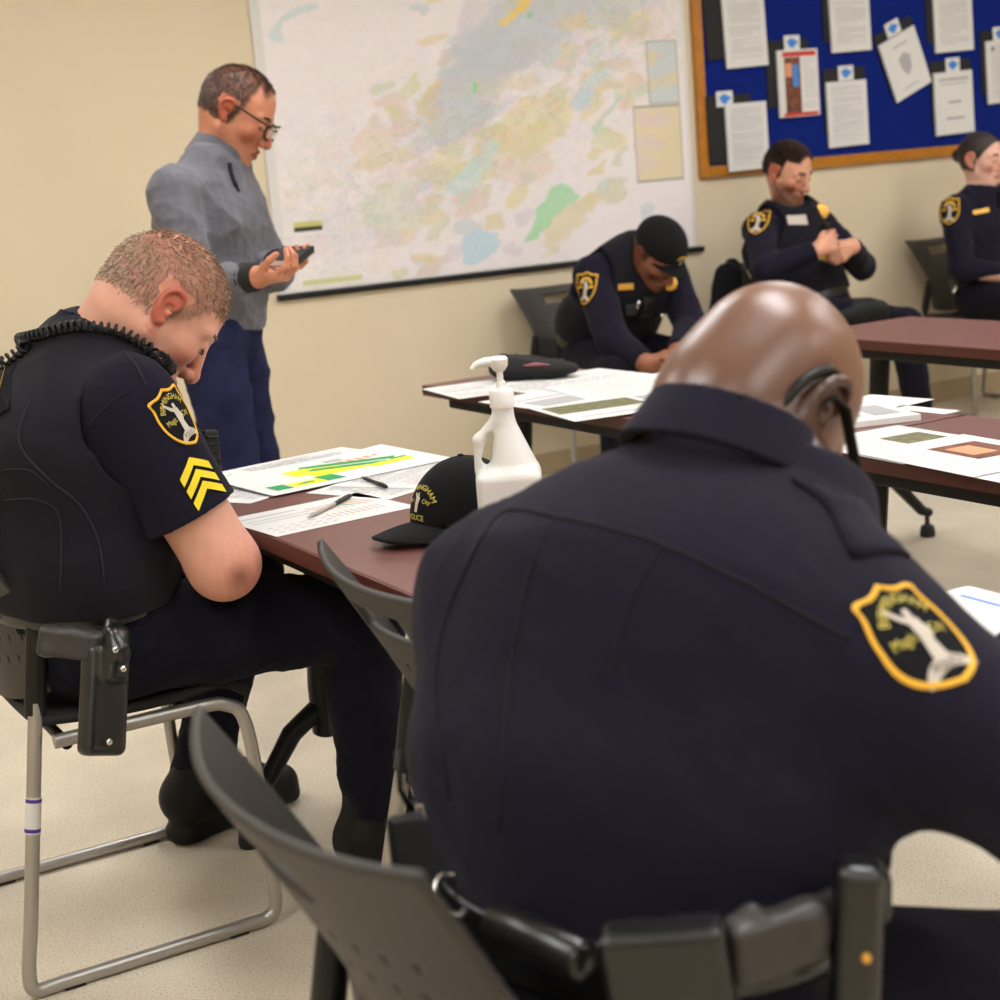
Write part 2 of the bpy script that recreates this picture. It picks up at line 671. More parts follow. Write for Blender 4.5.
# ================================================================== chairs
def chair_parts(t):
    # side frames of bent tube (one continuous sled frame on each side)
    for s in (-1, 1):
        y = s * .262
        fr = MB()
        path = [(-.137, y * .82, .50), (-.168, y * .90, .34), (-.205, y * .98, .14), (-.222, y, .05), (-.215, y, .0145), (-.17, y, .0135), (0, y, .0135), (.17, y, .0135), (.212, y, .018), (.228, y, .05),
                (.224, y, .20), (.214, y * .97, .385), (.185, y * .93, .427), (.12, y * .9, .432), (-.12, y * .9, .432)]
        fr.tube(catmull(path, 5), .0125, 12)
        fo = fr.build('leg_frame', M['steel'], t, smooth=True)
        for x in (-.15, .15):
            g = MB()
            g.box((x - .018, y - .010, 0.0), (x + .018, y + .010, .0065), bev=.002)
            g.build('glide', M['rubber'], fo)
        sl = MB()
        sl.tube([(-.141, y * .815, .478), (-.136, y * .80, .50), (-.126, y * .78, .56), (-.117, y * .765, .615), (-.117, y * .76, .640)], [.0165, .0175, .0175, .016, .012], 12, flat=1.1)
        sl.build('sleeve', M['blackplastic'], t, smooth=True)
    c = MB()
    for x in (-.10, .12):
        c.tube([(x, -.24, .424), (x, .24, .424)], .010, 10)
    c.build('cross_bar', M['blackmetal'], t, smooth=True)
    # seat pan
    n, k = 26, 26
    v, f = [], []
    for i in range(n):
        a = i / (n - 1)
        for j in range(k):
            b = j / (k - 1) * 2 - 1
            hw = .225 + .012 * math.sin(a * PI) - .03 * max(0, a - .85) / .15
            x = -.145 + .385 * a
            z = .452 + .010 * b * b - .012 * math.sin(a * PI) - .045 * max(0, (a - .80) / .2) ** 2
            v.append((x, b * hw, z))
    f = [(i * k + j, i * k + j + 1, (i + 1) * k + j + 1, (i + 1) * k + j) for i in range(n - 1) for j in range(k - 1)]
    o = add_mesh('seat', np.array(v), f, M['seatfab'], t, local=True)
    md = o.modifiers.new('thick', 'SOLIDIFY')
    md.thickness = .016
    md.offset = -1
    # backrest shell with the hand slot and the punched holes
    n, k = 64, 84
    v, f = [], []

    def pt(a, b):
        # a: 0 bottom .. 1 top ; b: -1 .. 1 sideways
        z = .505 + .315 * a + (1 - a) * (.035 * b * b - .035) + a * .010 * abs(b) ** 3
        zz = .505 + .315 * a
        xe = -.105 - .010 * min(1, (zz - .505) / .125) - .115 * max(0, (zz - .625) / .195) ** 1.05
        hw = .190 + .012 * min(1, (zz - .505) / .125) + .040 * max(0, (zz - .625) / .195) ** 1.5
        x = xe - .054 + .056 * b * b
        return (x, b * hw, z)
    for i in range(n):
        for j in range(k):
            v.append(pt(i / (n - 1), j / (k - 1) * 2 - 1))
    for i in range(n - 1):
        for j in range(k - 1):
            a, b = (i + .5) / (n - 1), (j + .5) / (k - 1) * 2 - 1
            if abs(b) < .30 and .80 < a < .91:
                continue                                   # hand slot
            ii, jj = i - 6, j - 8
            if .14 < a < .74 and abs(b) < .86 and ii % 7 in (0, 1) and (jj + (3 if (ii // 7) % 2 else 0)) % 7 == 0:
                continue                                   # holes
            f.append((i * k + j, i * k + j + 1, (i + 1) * k + j + 1, (i + 1) * k + j))
    o = add_mesh('backrest', np.array(v), f, M['plastic'], t, local=True)
    md = o.modifiers.new('thick', 'SOLIDIFY')
    md.thickness = .009
    md.offset = 1


chair_a = thing('stacking_chair', 'charcoal sled-base chair under the sergeant with the bare forearm', 'chair', (.672, 2.885, 0), 0, 'stacking chairs')
chair_parts(chair_a)
dup(chair_a, (.664, 1.207, 0), 0, 'charcoal plastic chair in the near foreground, behind the bald man')
dup(chair_a, (1.05, 1.80, 0), 0, 'unoccupied charcoal chair pushed in between the sergeant and the bald man')
dup(chair_a, (3.58, 5.63, 0), -PI / 2, 'charcoal chair under the man in the dark cap')
dup(chair_a, (4.66, 5.60, 0), -PI / 2 + .05, 'charcoal chair under the bearded seated man')
dup(chair_a, (5.80, 5.63, 0), -PI / 2, 'charcoal chair under the woman at the right edge')

M['purple'] = mat('purple label print', srgb(74, 44, 150), .6)
lb = MB()
lb.tube([(-.1665, -.2350, .345), (-.172, -.2380, .318), (-.1785, -.2415, .284)], .0133, 14)
lo_ = lb.build('asset_label', M['paper'], chair_a, smooth=True)
lb = MB()
lb.tube([(-.1670, -.2353, .342), (-.1682, -.2360, .336)], .0136, 14)
lb.tube([(-.1770, -.2407, .293), (-.1782, -.2413, .287)], .0136, 14)
lb.build('label_print', M['purple'], lo_, smooth=True)

# ================================================================== wall map
def land(nx, nz):
    """colours of the printed street map: pale patches of towns, parks and water"""
    r = np.random.RandomState(5)
    X, Z = np.meshgrid(np.linspace(0, 1, nx), np.linspace(0, 1, nz))
    x, z = X.ravel(), Z.ravel() / .79

    def nz_(fr, seed):
        q = np.random.RandomState(seed)
        s = 0
        for o in range(5):
            a = q.normal(size=2) * fr * 1.9 ** o
            ph = q.uniform(0, 6.3, 2)
            c = q.normal(size=2) * fr * 1.9 ** o
            s = s + np.sin(a[0] * x + a[1] * z + ph[0] + 1.5 * np.sin(c[0] * x + c[1] * z + ph[1])) / 1.4 ** o
        return s
    w1, w2 = nz_(9, 1) * .010, nz_(9, 2) * .010
    xx, zz = x + w1, z + w2
    col = np.tile(np.array(srgb(235, 228, 229)), (len(x), 1))

    def blob(cx, cz, rx, rz, ang, c, amt=1.0, soft=.12, seed=0):
        ca, sa = math.cos(ang), math.sin(ang)
        dx, dz = (xx - cx) * 1.3, zz - cz
        u, v = (dx * ca + dz * sa) / rx, (-dx * sa + dz * ca) / rz
        d = np.sqrt(u * u + v * v) + .09 * nz_(14, 40 + seed)
        m = np.clip((1 - d) / soft, 0, 1)[:, None] * amt
        col[:] = col * (1 - m) + np.array(srgb(*c)) * m
    # diagonal city band, lower left to upper right
    for i in range(150):
        cx = r.uniform(.22, .92)
        cz = np.clip(.15 + .75 * cx + r.normal() * .26, .03, .99)
        c = [(222, 208, 160), (214, 214, 170), (226, 206, 176), (202, 212, 214), (222, 202, 192), (206, 212, 186), (218, 210, 218), (228, 214, 168)][r.randint(8)]
        blob(cx, cz, r.uniform(.02, .075), r.uniform(.015, .045), r.uniform(.3, 1.3), c, .75, .2, 10 + i)
    blob(.46, .70, .30, .12, .95, (196, 200, 204), .62, .3, 1)
    blob(.60, .86, .34, .13, .55, (194, 199, 204), .62, .3, 2)
    blob(.86, .97, .16, .07, .6, (196, 206, 206), .8, .2, 3)
    blob(.25, .25, .09, .11, .2, (214, 218, 198), .7, .1, 81)
    blob(.22, .47, .08, .06, .2, (232, 212, 190), .7, .1, 82)
    blob(.44, .37, .14, .045, .8, (196, 220, 214), .8, .12, 83)
    blob(.58, .42, .14, .10, .8, (226, 206, 186), .7, .2, 84)
    blob(.60, .52, .15, .10, .6, (224, 214, 160), .7, .2, 85)
    blob(.68, .16, .15, .05, .95, (222, 208, 166), .7, .2, 86)
    blob(.435, .090, .07, .065, .3, (192, 214, 226), .9, .08, 87)
    blob(.625, .190, .135, .038, 1.02, (176, 218, 178), 1, .06, 88)
    blob(.78, .24, .06, .05, .3, (206, 206, 174), .7, .2, 89)
    blob(.57, .94, .020, .06, -.7, (238, 206, 110), .95, .1, 90)
    blob(.47, .665, .012, .022, .1, (140, 214, 140), 1, .1, 91)
    blob(.60, .90, .012, .012, .1, (120, 206, 130), 1, .1, 92)
    blob(.36, .62, .03, .07, -.3, (224, 200, 140), .8, .1, 93)
    blob(.72, .89, .06, .03, .4, (226, 206, 150), .8, .1, 94)
    blob(.74, .63, .07, .035, .9, (194, 214, 222), .8, .12, 95)
    blob(.79, .52, .10, .012, 1.05, (190, 216, 186), .8, .2, 96)
    blob(.09, .95, .07, .02, .5, (206, 218, 218), .9, .2, 97)
    blob(.05, .88, .03, .05, .2, (208, 220, 220), .9, .2, 98)
    # small neighbourhood cells, tinted one by one
    k = 900
    kc_ = np.stack([r.uniform(0, 1, k), np.clip(.18 + .75 * r.uniform(0, 1, k) + r.normal(size=k) * .30, -.05, 1.3)], 1)
    kt_ = np.array([srgb(*c) for c in ((214, 206, 160), (206, 212, 206), (226, 200, 180), (196, 206, 214), (222, 196, 196), (198, 210, 180), (212, 200, 216), (232, 226, 220), (232, 224, 222), (230, 222, 216))])[r.randint(10, size=k)]
    P2 = np.stack([xx + w2 * .8, zz + w1 * .8], 1)
    near = np.concatenate([np.argmin(((c_[:, None] - kc_[None]) * V3(1.3, 1, 0)[:2]).__pow__(2).sum(-1), 1) for c_ in np.array_split(P2, 60)])
    wgt = (.30 * np.exp(-((z - .18 - .75 * x) / .36) ** 2))[:, None]
    col[:] = col * (1 - wgt) + kt_[near] * wgt
    blob(.625, .190, .135, .038, 1.02, (178, 218, 180), 1, .06, 88)
    blob(.435, .090, .07, .065, .3, (194, 214, 226), .8, .08, 87)
    blob(.44, .66, .26, .10, .95, (186, 194, 202), .40, .35, 1)
    blob(.60, .88, .34, .12, .55, (186, 194, 202), .40, .35, 2)
    blob(.57, .93, .016, .045, -.5, (238, 206, 110), .95, .1, 90)
    blob(.47, .665, .012, .022, .1, (140, 214, 140), 1, .1, 91)
    # inset maps at the right
    for (a, b, c, d, k1, k2) in ((.90, .56, .985, .80, (202, 210, 210), (232, 208, 150)), (.855, .265, .985, .555, (222, 206, 192), (226, 214, 160))):
        m = (x > a) & (x < c) & (z > b) & (z < d)
        n0 = nz_(20, 7)
        col[m] = np.where((n0[m] > .2)[:, None], np.array(srgb(*k1)), np.array(srgb(*k2)) * .6 + np.array(srgb(*k1)) * .4)
        e = m & ((x < a + .004) | (x > c - .004) | (z < b + .005) | (z > d - .005))
        col[e] = srgb(150, 150, 140)
    # roads: thin darker lines, tangled in town
    dens = np.exp(-((z - .18 - .75 * x) / .28) ** 2)
    for s_ in range(16):
        q = np.abs(nz_(5 + s_ * 1.5, 60 + s_))
        m = np.clip(1 - q / .05, 0, 1) * (.06 + .16 * dens)
        col[:] = col * (1 - m[:, None]) + np.array(srgb(150, 140, 150)) * m[:, None]
    sp_ = nz_(70, 9) * nz_(55, 12)
    m = np.clip(np.abs(sp_) - .9, 0, 1) * .12 * (.2 + dens)
    col[:] = col * (1 - m[:, None]) + np.array(srgb(140, 130, 140)) * m[:, None]
    # title box and scale bar at the lower left
    for (a, b, c, d, k) in ((.022, .215, .085, .237, (196, 196, 120)), (.022, .203, .085, .216, (40, 38, 36)), (.03, .012, .16, .032, (200, 204, 150))):
        col[(x > a) & (x < c) & (z > b) & (z < d)] = srgb(*k)
    return col


M['map'] = mat('printed map', (1, 1, 1), 0.62, attr='Col')
wm = thing('wall_map', 'large pastel street map of a city hung on the back wall', 'map', (3.36, Y1, .905))
ML, MR, MZ0, MZ1 = 2.385, 4.352, .912, 2.35
nx, nz = 420, 330
gx, gz = np.meshgrid(np.linspace(ML, MR, nx), np.linspace(MZ0 + .012, MZ1, nz))
vv = np.stack([gx.ravel(), np.full(nx * nz, Y1 - .010), gz.ravel()], 1)
ii = np.arange(nx * nz).reshape(nz, nx)
ff = np.stack([ii[:-1, :-1], ii[:-1, 1:], ii[1:, 1:], ii[1:, :-1]], -1).reshape(-1, 4)
add_mesh('printed_sheet', vv, ff, M['map'], wm, smooth=False, colors=land(nx, nz))
MB().box((ML - .040, Y1 - .009, MZ0), (MR + .018, Y1 - .004, MZ1 + .03)).build('white_border', M['paper'], wm, local=False)
b = MB()
b.tube([(ML - .055, Y1 - .014, MZ0 - .008), (MR + .05, Y1 - .014, MZ0 - .008)], .013, 10)
b.build('bottom_rail', M['blackmetal'], wm, smooth=True, local=False)
b = MB()
b.tube([(ML - .055, Y1 - .014, MZ1 + .035), (MR + .04, Y1 - .014, MZ1 + .035)], .013, 10)
b.build('top_rail', M['blackmetal'], wm, smooth=True, local=False)

# ================================================================== bulletin board
M['oak'] = mat('golden oak frame', srgb(176, 112, 26), 0.4, var=0.15, var_scale=25)
M['bluefelt'] = mat('blue board cloth', srgb(15, 34, 112), 0.9, spec=.1, bump=.2, bump_scale=60)
bb = thing('bulletin_board', 'oak framed notice board covered in royal blue cloth', 'board', (5.65, Y1, 1.216))
BX0, BX1, BZ0, BZ1 = 4.408, 6.86, 1.216, 2.44
MB().box((BX0 + .02, Y1 - .014, BZ0 + .02), (BX1 - .02, Y1 - .001, BZ1 - .02)).build('cloth_panel', M['bluefelt'], bb, local=False)
f = MB()
for lo, hi in (((BX0, BZ0), (BX0 + .05, BZ1)), ((BX1 - .05, BZ0), (BX1, BZ1)), ((BX0 + .05, BZ0), (BX1 - .05, BZ0 + .05)), ((BX0 + .05, BZ1 - .05), (BX1 - .05, BZ1))):
    f.box((lo[0], Y1 - .026, lo[1]), (hi[0], Y1 - .001, hi[1]), bev=.004)
f.build('frame', M['oak'], bb, local=False)


def sheet(name, label, cat, c, w, h, ang, plane='wall', th=.002, marks=(), group=None, curl=0.0):
    """a paper thing: pages slab plus its printing. c: centre; marks: (x0,y0,x1,y1,material key) in 0..1 of the page"""
    t = thing(name, label, cat, c, 0, group)
    ca, sa = math.cos(ang), math.sin(ang)
    if plane == 'wall':
        ex, ey, n = V3(ca, 0, sa), V3(-sa, 0, ca), V3(0, -1, 0)
    else:
        ex, ey, n = V3(ca, sa, 0), V3(-sa, ca, 0), V3(0, 0, 1)

    def P(x, y, z):
        u, v = (x - .5), (y - .5)
        return ex * (u * w) + ey * (v * h) + n * (z + curl * (abs(u * 2) ** 3) * (.5 + v))
    b = MB()
    K = 8
    top = [P(i / K, j, th) for i in range(K + 1) for j in (0, 1)]
    bot = [P(i / K, j, 0) for i in range(K + 1) for j in (0, 1)]
    nv = len(top)
    fs = []
    for i in range(K):
        a = 2 * i
        fs += [(a, a + 2, a + 3, a + 1), (nv + a, nv + a + 1, nv + a + 3, nv + a + 2), (a, nv + a, nv + a + 2, a + 2), (a + 1, a + 3, nv + a + 3, nv + a + 1)]
    fs += [(0, 1, nv + 1, nv), (2 * K, nv + 2 * K, nv + 2 * K + 1, 2 * K + 1)]
    b.add(top + bot, fs)
    b.build('page', M['paper'], t)
    if marks:
        mk = MB()
        keys = []
        for i, q in enumerate(marks):
            if q[-1] not in keys:
                keys.append(q[-1])
            if len(q) == 5:
                x0, y0, x1, y1 = q[:4]
                poly = [(x0, y0), (x1, y0), (x1, y1), (x0, y1)]
            else:
                poly = q[0]
            mk.add([P(x, y, th + .0004 + .00001 * (i % 9)) for x, y in poly], [tuple(range(len(poly)))], keys.index(q[-1]))
        mk.build('print', None, t, mats=[M[k] for k in keys])
    return t


def text_marks(seed, x0=.12, x1=.88, y0=.08, y1=.92, dy=.028, th=.010, key='inkfaint', skip=.12):
    r = random.Random(seed)
    out = []
    y = y1
    while y > y0:
        if r.random() > skip:
            x = x0 + (0 if r.random() < .8 else .05)
            e = x1 if r.random() < .7 else x0 + (x1 - x0) * r.uniform(.3, .9)
            while x < e:
                l = r.uniform(.03, .10)
                out.append((x, y - th, min(x + l, e), y, key))
                x += l + .016
        y -= dy
    return out


# document packets in their black holders on the board: page corners on the wall
def packet(label, where_holder, TL, TR, BR, BL, tab=None, marks=(), hold=(-.03, .05), dy=0.0):
    TL, TR, BR, BL = map(V3, (TL, TR, BR, BL))
    c = (TL + TR + BR + BL) / 4
    w = (np.linalg.norm(TR - TL) + np.linalg.norm(BR - BL)) / 2
    h = (np.linalg.norm(TL - BL) + np.linalg.norm(TR - BR)) / 2
    d = unit((TR - TL) + (BR - BL))
    ang = math.atan2(d[2], d[0])
    where = label
    t = thing('document_holder', where_holder, 'document holder', (c[0] + hold[0], Y1 - .0145 - dy, c[2] + hold[1]), 0, 'holders on the notice board')
    ex, ez = V3(math.cos(ang), 0, math.sin(ang)), V3(-math.sin(ang), 0, math.cos(ang))
    hb = MB()
    R = np.array([ex, (0, 1, 0), ez]).T
    hb.box((-w * .53, -.008, -h * .5), (w * .53, 0, h * .5), R=R, bev=.002)
    hb.build('holder_back', M['seatfab'], t)
    if tab is not None:
        tb = MB()
        o = V3(tab) - V3(t.location)
        tb.box((o[0] - .046, -.0096, o[2] - .034), (o[0] + .046, -.0084, o[2] + .034), R=R, c=V3(o[0], -.009, o[2]))
        to = tb.build('label_tab', M['paper'], t)
        lg = MB()
        pts = [(.030 * math.cos(a) * (1 + .22 * math.sin(3 * a + .5)), .019 * math.sin(a) * (1 + .2 * math.cos(4 * a))) for a in np.linspace(0, 2 * PI, 22, endpoint=False)]
        lg.prism(pts, V3(o[0], -.0097, o[2]), ex, ez, .0005)
        lg.build('emblem', M['blueprint'], to)
    y = Y1 - .0245 - dy
    sheet('document_packet', label, 'document', (c[0], y, c[2]), w, h, ang, 'wall', .009, marks, 'documents on the notice board')


Yp = Y1 - .03
flyer = [(.12, .90, .95, .97, 'red'), (.16, .03, .55, .89, 'brown'), (.10, .01, .95, .06, 'red'), (.18, .60, .34, .80, 'orange'), (.36, .45, .50, .78, 'blueprint')] + text_marks(3, .60, .94, .1, .85, .05, .012)
packet('white page packet at the top left corner of the blue board', 'topmost left black holder, beside the oak frame', (4.559, 5.915, 2.028), (4.807, 5.915, 2.037), (4.804, 5.915, 1.696), (4.581, 5.915, 1.687), None, text_marks(1), (-.09, .04))
packet('flyer with a red header and a brown picture strip on the blue board', 'black holder behind the red-headed flyer', (4.865, 5.915, 1.755), (5.108, 5.915, 1.760), (5.097, 5.915, 1.458), (4.865, 5.915, 1.457), (4.961, 5.915, 1.788), flyer, (-.05, .045))
packet('white packet lapping over the lower left corner of the oak frame', 'black holder in the lower left corner of the blue board', (4.543, 5.915, 1.532), (4.777, 5.915, 1.537), (4.782, 5.915, 1.237), (4.551, 5.915, 1.235), (4.550, 5.915, 1.557), text_marks(2), (-.09, .04), .0125)
packet('white packet at the top edge, above the lower middle packet', 'black holder cut by the top edge, above the lower middle packet', (5.190, 5.915, 2.062), (5.434, 5.915, 2.072), (5.425, 5.915, 1.740), (5.185, 5.915, 1.735), None, text_marks(4), (-.03, .05))
packet('white packet in the lower middle of the board, up right of the bearded man', 'black holder up right of the bearded man', (5.153, 5.915, 1.601), (5.400, 5.915, 1.608), (5.392, 5.915, 1.307), (5.150, 5.915, 1.304), (5.278, 5.915, 1.641), text_marks(5), (-.005, .06))
packet('packet hanging tilted with a grey shield picture', 'black holder behind the tilted packet with the shield', (5.489, 5.915, 1.761), (5.715, 5.915, 1.847), (5.803, 5.915, 1.577), (5.578, 5.915, 1.484), (5.580, 5.915, 1.836),
       [([(.35, .62), (.52, .70), (.68, .62), (.64, .42), (.50, .30), (.38, .42)], 'inkfaint'), (.3, .82, .7, .85, 'inkfaint'), (.25, .12, .7, .14, 'inkfaint')], (-.02, .045))
packet('white packet at the top edge, right of the tilted packet', 'black holder cut by the top edge, right of the tilted packet', (5.840, 5.915, 2.061), (6.098, 5.915, 2.072), (6.088, 5.915, 1.717), (5.840, 5.915, 1.712), None, text_marks(6), (-.035, .05))
packet('packet with three short centred headings, left above the seated woman', 'black holder behind the packet of three short headings', (5.830, 5.915, 1.613), (6.092, 5.915, 1.626), (6.083, 5.915, 1.323), (5.833, 5.915, 1.318), (5.964, 5.915, 1.651),
       [(.12, .86, .90, .90, 'inkfaint'), (.15, .80, .85, .82, 'inkfaint'), (.35, .50, .68, .53, 'ink'), (.28, .24, .74, .27, 'ink')], (-.005, .055))
packet('packet cut off by the right edge of the picture, on the blue board', 'black holder cut off by the right edge of the picture', (6.184, 5.915, 1.752), (6.456, 5.915, 1.768), (6.456, 5.915, 1.459), (6.189, 5.915, 1.453), (6.288, 5.915, 1.788),
       text_marks(8) + [(.13, .84, .2, .9, 'brown')], (-.02, .05))

# wall outlet
t = thing('wall_outlet', 'white outlet plate low on the back wall under the tables', 'outlet', (5.44, Y1, .22))
MB().box((-.036, -.006, -.058), (.036, 0, .058), bev=.002).build('plate', M['white'], t)
b = MB()
for z in (-.025, .025):
    b.box((-.014, -.0075, z - .012), (.014, -.0055, z + .012), bev=.002)
b.build('socket', M['paper'], t)

# ================================================================== things on the chart table
TZ = .7355
charts = [([(.18, .42), (.50, .42), (.50, .52), (.66, .52), (.66, .60), (.42, .60), (.42, .72), (.28, .72), (.28, .60), (.18, .60)], 'yellow')]
charts = [(.07, .12, .16, .30, 'green'), (.17, .12, .34, .28, 'yellow'), (.20, .18, .30, .24, 'green'), (.34, .12, .44, .34, 'green'), (.36, .34, .66, .46, 'yellow'), (.30, .46, .58, .72, 'yellow'),
          ([(.36, .60), (.76, .36), (.80, .42), (.40, .68)], 'green'), ([(.40, .72), (.84, .44), (.88, .52), (.44, .80)], 'green'), (.66, .28, .94, .40, 'yellow'), (.80, .40, .96, .46, 'green'),
          (.58, .76, .68, .86, 'inkfaint'), (.60, .62, .70, .64, 'yellow')] + [(.62 + .05 * i, .58 + .02 * i, .65 + .05 * i, .74, 'orange') for i in range(5)]


def flat_sheet(label, c, w, h, ang, marks=(), layer=0, group=None, th=.0007, cat='paper', name='paper_sheet', curl=.0):
    return sheet(name, label, cat, (c[0], c[1], TZ + .0013 * layer), w, h, ang, 'table', th, marks, group, curl)


flat_sheet('white sheet under the left end of the yellow and green chart', (1.096, 3.018, 0.735), .279, .216, 0.478, text_marks(21), 0)
flat_sheet('white sheet peeking out behind the chart, on its far side', (1.239, 3.132, 0.735), .40, .27, 0.181, [(.05, .70, .2, .8, 'green')] + text_marks(22, .3, .9), 1)
flat_sheet('wide white sheet printed with a yellow and green staircase chart', (1.270, 3.038, 0.735), .432, .279, 0.133, charts, 3, curl=.006)
flat_sheet('plain white sheet right of the chart, under the dark pen', (1.310, 2.819, 0.735), .279, .216, 0.412, text_marks(23, .1, .9), 0)
flat_sheet('white sheet sticking out between the chart and the black cap', (1.373, 2.866, 0.735), .279, .216, 0.581, text_marks(24), 1)
roster = [(.06 + .075 * i, .10 + .10 * (j % 3), .10 + .075 * i, .12 + .10 * (j % 3), 'inkfaint') for i in range(6) for j in range(3)]
roster += [(.05, .80, .45, .83, 'inkfaint'), (.05, .66, .5, .68, 'inkfaint'), (.05, .56, .5, .58, 'inkfaint')]
roster += [([(.50 + .05 * i, .78), (.515 + .05 * i, .78), (.575 + .05 * i, .52), (.56 + .05 * i, .52)], 'orange' if i != 4 else 'green') for i in range(8)]
roster += [(.50 + .045 * i, .22, .512 + .045 * i, .40, 'orange' if i % 2 else 'inkfaint') for i in range(9)]
flat_sheet('printed roster sheet at the table edge with a silver pen across it', (1.079, 2.656, 0.735), .285, .216, 0.093, roster, 0)


def pen(label, a, b, kind):
    a, b = V3(a), V3(b)
    t = thing('pen', label, 'pen', (a + b) / 2)
    o = V3(t.location)
    d = unit(b - a)
    L = np.linalg.norm(b - a)
    p = MB()
    p.lathe([(.0006, 0), (.0016, .008), (.0034, .020), (.0037, .05), (.0037, L * .62)], a - o, d, 12)
    p.build('barrel', M['steel'] if kind else M['blackplastic'], t, smooth=True)
    p = MB()
    p.lathe([(.0041, L * .62), (.0043, L * .66), (.0041, L * .97), (.0025, L)], a - o, d, 12)
    po = p.build('cap', M['blackplastic'], t, smooth=True)
    n = V3(0, 0, 1)
    p = MB()
    s = unit(np.cross(d, n))
    c0, c1 = a - o + d * L * .70 + n * .0050, a - o + d * L * .97 + n * .0050
    p.tube([c0, c1], .0011, 6)
    p.build('clip', M['chrome'], po, smooth=True)


pen('silver pen with black cap lying on the roster sheet', (1.039, 2.617, 0.741), (1.179, 2.736, 0.741), 1)
pen('dark pen on the plain white sheets beside the black cap', (1.271, 2.888, 0.743), (1.260, 2.746, 0.743), 0)

# pump jug of hand sanitizer
M['hdpe'] = mat('milky jug plastic', (0.72, 0.72, 0.70), 0.38, sss=.35)
M['gel'] = mat('clear gel seen through the jug', (0.80, 0.81, 0.82), 0.45, sss=.3)
jc = V3((1.202, 2.161, 0.735))
jc[2] = TZ
jug = thing('sanitizer_jug', 'milky white pump jug of hand sanitizer beside the black cap', 'jug', jc)
ja = -.50
jR = np.array([(math.cos(ja), math.sin(ja), 0), (-math.sin(ja), math.cos(ja), 0), (0, 0, 1)])
jx, jy = jR[0], jR[1]
J = lambda x, y, z: jc + jx * x + jy * y + V3(0, 0, z)
HS = jx * 0
body = [rbox(J(0, 0, .063), jR, (.051, .050, .062), .014),
        fc(J(0.008, 0, .122), J(.0, 0, .210), .042, .013, jy, 1.0, .012), rc(J(0, 0, .20), J(0, 0, .222), .017, .017, .006),
        rc(J(-.042, 0, .125), J(-.040, 0, .172), .0095, .0095, .006), rc(J(-.040, 0, .172), J(-.012, 0, .200), .0095, .010, .008),
        ('s', (lambda P: np.maximum(np.abs((P - J(-.028, 0, .16)) @ jy) - .06, _cap(P - ((P - J(-.028, 0, .16)) @ jy)[:, None] * jy, J(-.031, 0, .142), J(-.022, 0, .178), .0085, .0055))), .004, None, None)]
sdf_obj('bottle', body + [cut(J(0, 0, .001), (0, 0, -1))], .0022, M['hdpe'], jug)
p = MB()
p.lathe([(.0192, .222), (.0195, .226), (.0195, .246), (.017, .250), (.008, .252), (.0075, .262)], (0, 0, 0), n=28)
p.build('closure', M['white'], jug, smooth=True)
p = MB()
p.lathe([(.0052, .258), (.0052, .284)], (0, 0, 0), n=14)
p.build('stem', M['white'], jug, smooth=True)
p = MB()
p.lathe([(.008, .278), (.0135, .286), (.0145, .297), (.011, .301)], (0, 0, 0), n=20)
# spout points at the camera-left side of the table
sd = -jx
p.tube([sd * 0.002 + V3(0, 0, .293), sd * .022 + V3(0, 0, .294), sd * .036 + V3(0, 0, .291), sd * .042 + V3(0, 0, .284)], [.0085, .0075, .0055, .0045], 12)
p.build('pump_head', M['white'], jug, smooth=True)
e = MB()

# embroidered baseball cap on the table
M['capcloth'] = mat('black cap twill', (0.009, 0.009, 0.010), 0.9, spec=.08, bump=.35, bump_scale=700, sheen=.04)


def emblem_letters(bvh, O, ex, ey, n, parent, specs, off=.0025):
    """specs: (text, radius or 0, centre (x,y), start angle, size, material key)"""
    for (s, rad, cx, cy, size, key) in specs:
        v, f = text2d(s, size)
        v = v - np.array([0, 0])
        if rad:
            a = v[:, 0] / rad
            r = rad + v[:, 1]
            q = np.stack([cx + r * np.sin(a), cy + r * np.cos(a)], 1)
        else:
            q = v + np.array([cx, cy])
        P = np.array([V3(O) + ex * x + ey * y for x, y in q])
        if bvh is not None:
            P = stick(bvh, O, n, P, off)
        else:
            P = P + n * off
        add_mesh('lettering', P, f, M[key], parent, smooth=False)


cc = V3(1.198, 2.318, 0)
cc[2] = TZ
cap = thing('baseball_cap', 'black baseball cap with gold lettering lying on the table by the jug', 'cap', cc)
cf = unit(V3(-.90, -.10, 0))                      # where the brim points
cl = V3(-cf[1], cf[0], 0)
cu = V3(0, 0, 1)
C_ = lambda f, l, u: cc + cf * f + cl * l + cu * u
Rc = np.array([cf, cl, cu])
crown = [ell(C_(-.005, 0, .028), Rc, (.098, .080, .098), .01), cut(C_(0, 0, .004), (0, 0, -1), .004),
         ('s', (lambda P: ell(C_(-.005, 0, .020), Rc, (.094, .076, .093))[1](P)), .002, None, None)]
co, cV, cQ = sdf_obj('crown', crown, .003, M['capcloth'], cap)
bm_ = MB()
n, k = 16, 25
top = []
for i in range(n):
    for j in range(k):
        a = (j / (k - 1) - .5) * 2
        t_ = i / (n - 1)
        l = .072 * a
        f0 = .092 * math.sqrt(max(0, 1 - (l / .080) ** 2)) - .012
        f1 = .080 + .092 * (1 - abs(a) ** 2.6)
        ff_ = f0 + (max(f1, f0 + .001) - f0) * t_
        u = .030 - .016 * a * a - .010 * t_ * t_
        top.append(C_(ff_, l, u) - cc)
fq = [(i * k + j, i * k + j + 1, (i + 1) * k + j + 1, (i + 1) * k + j) for i in range(n - 1) for j in range(k - 1)]
bm_.add(top, fq)
brim = bm_.build('brim', M['capcloth'], cap, smooth=True)
md = brim.modifiers.new('thick', 'SOLIDIFY')
md.thickness = .004
bm_ = MB()
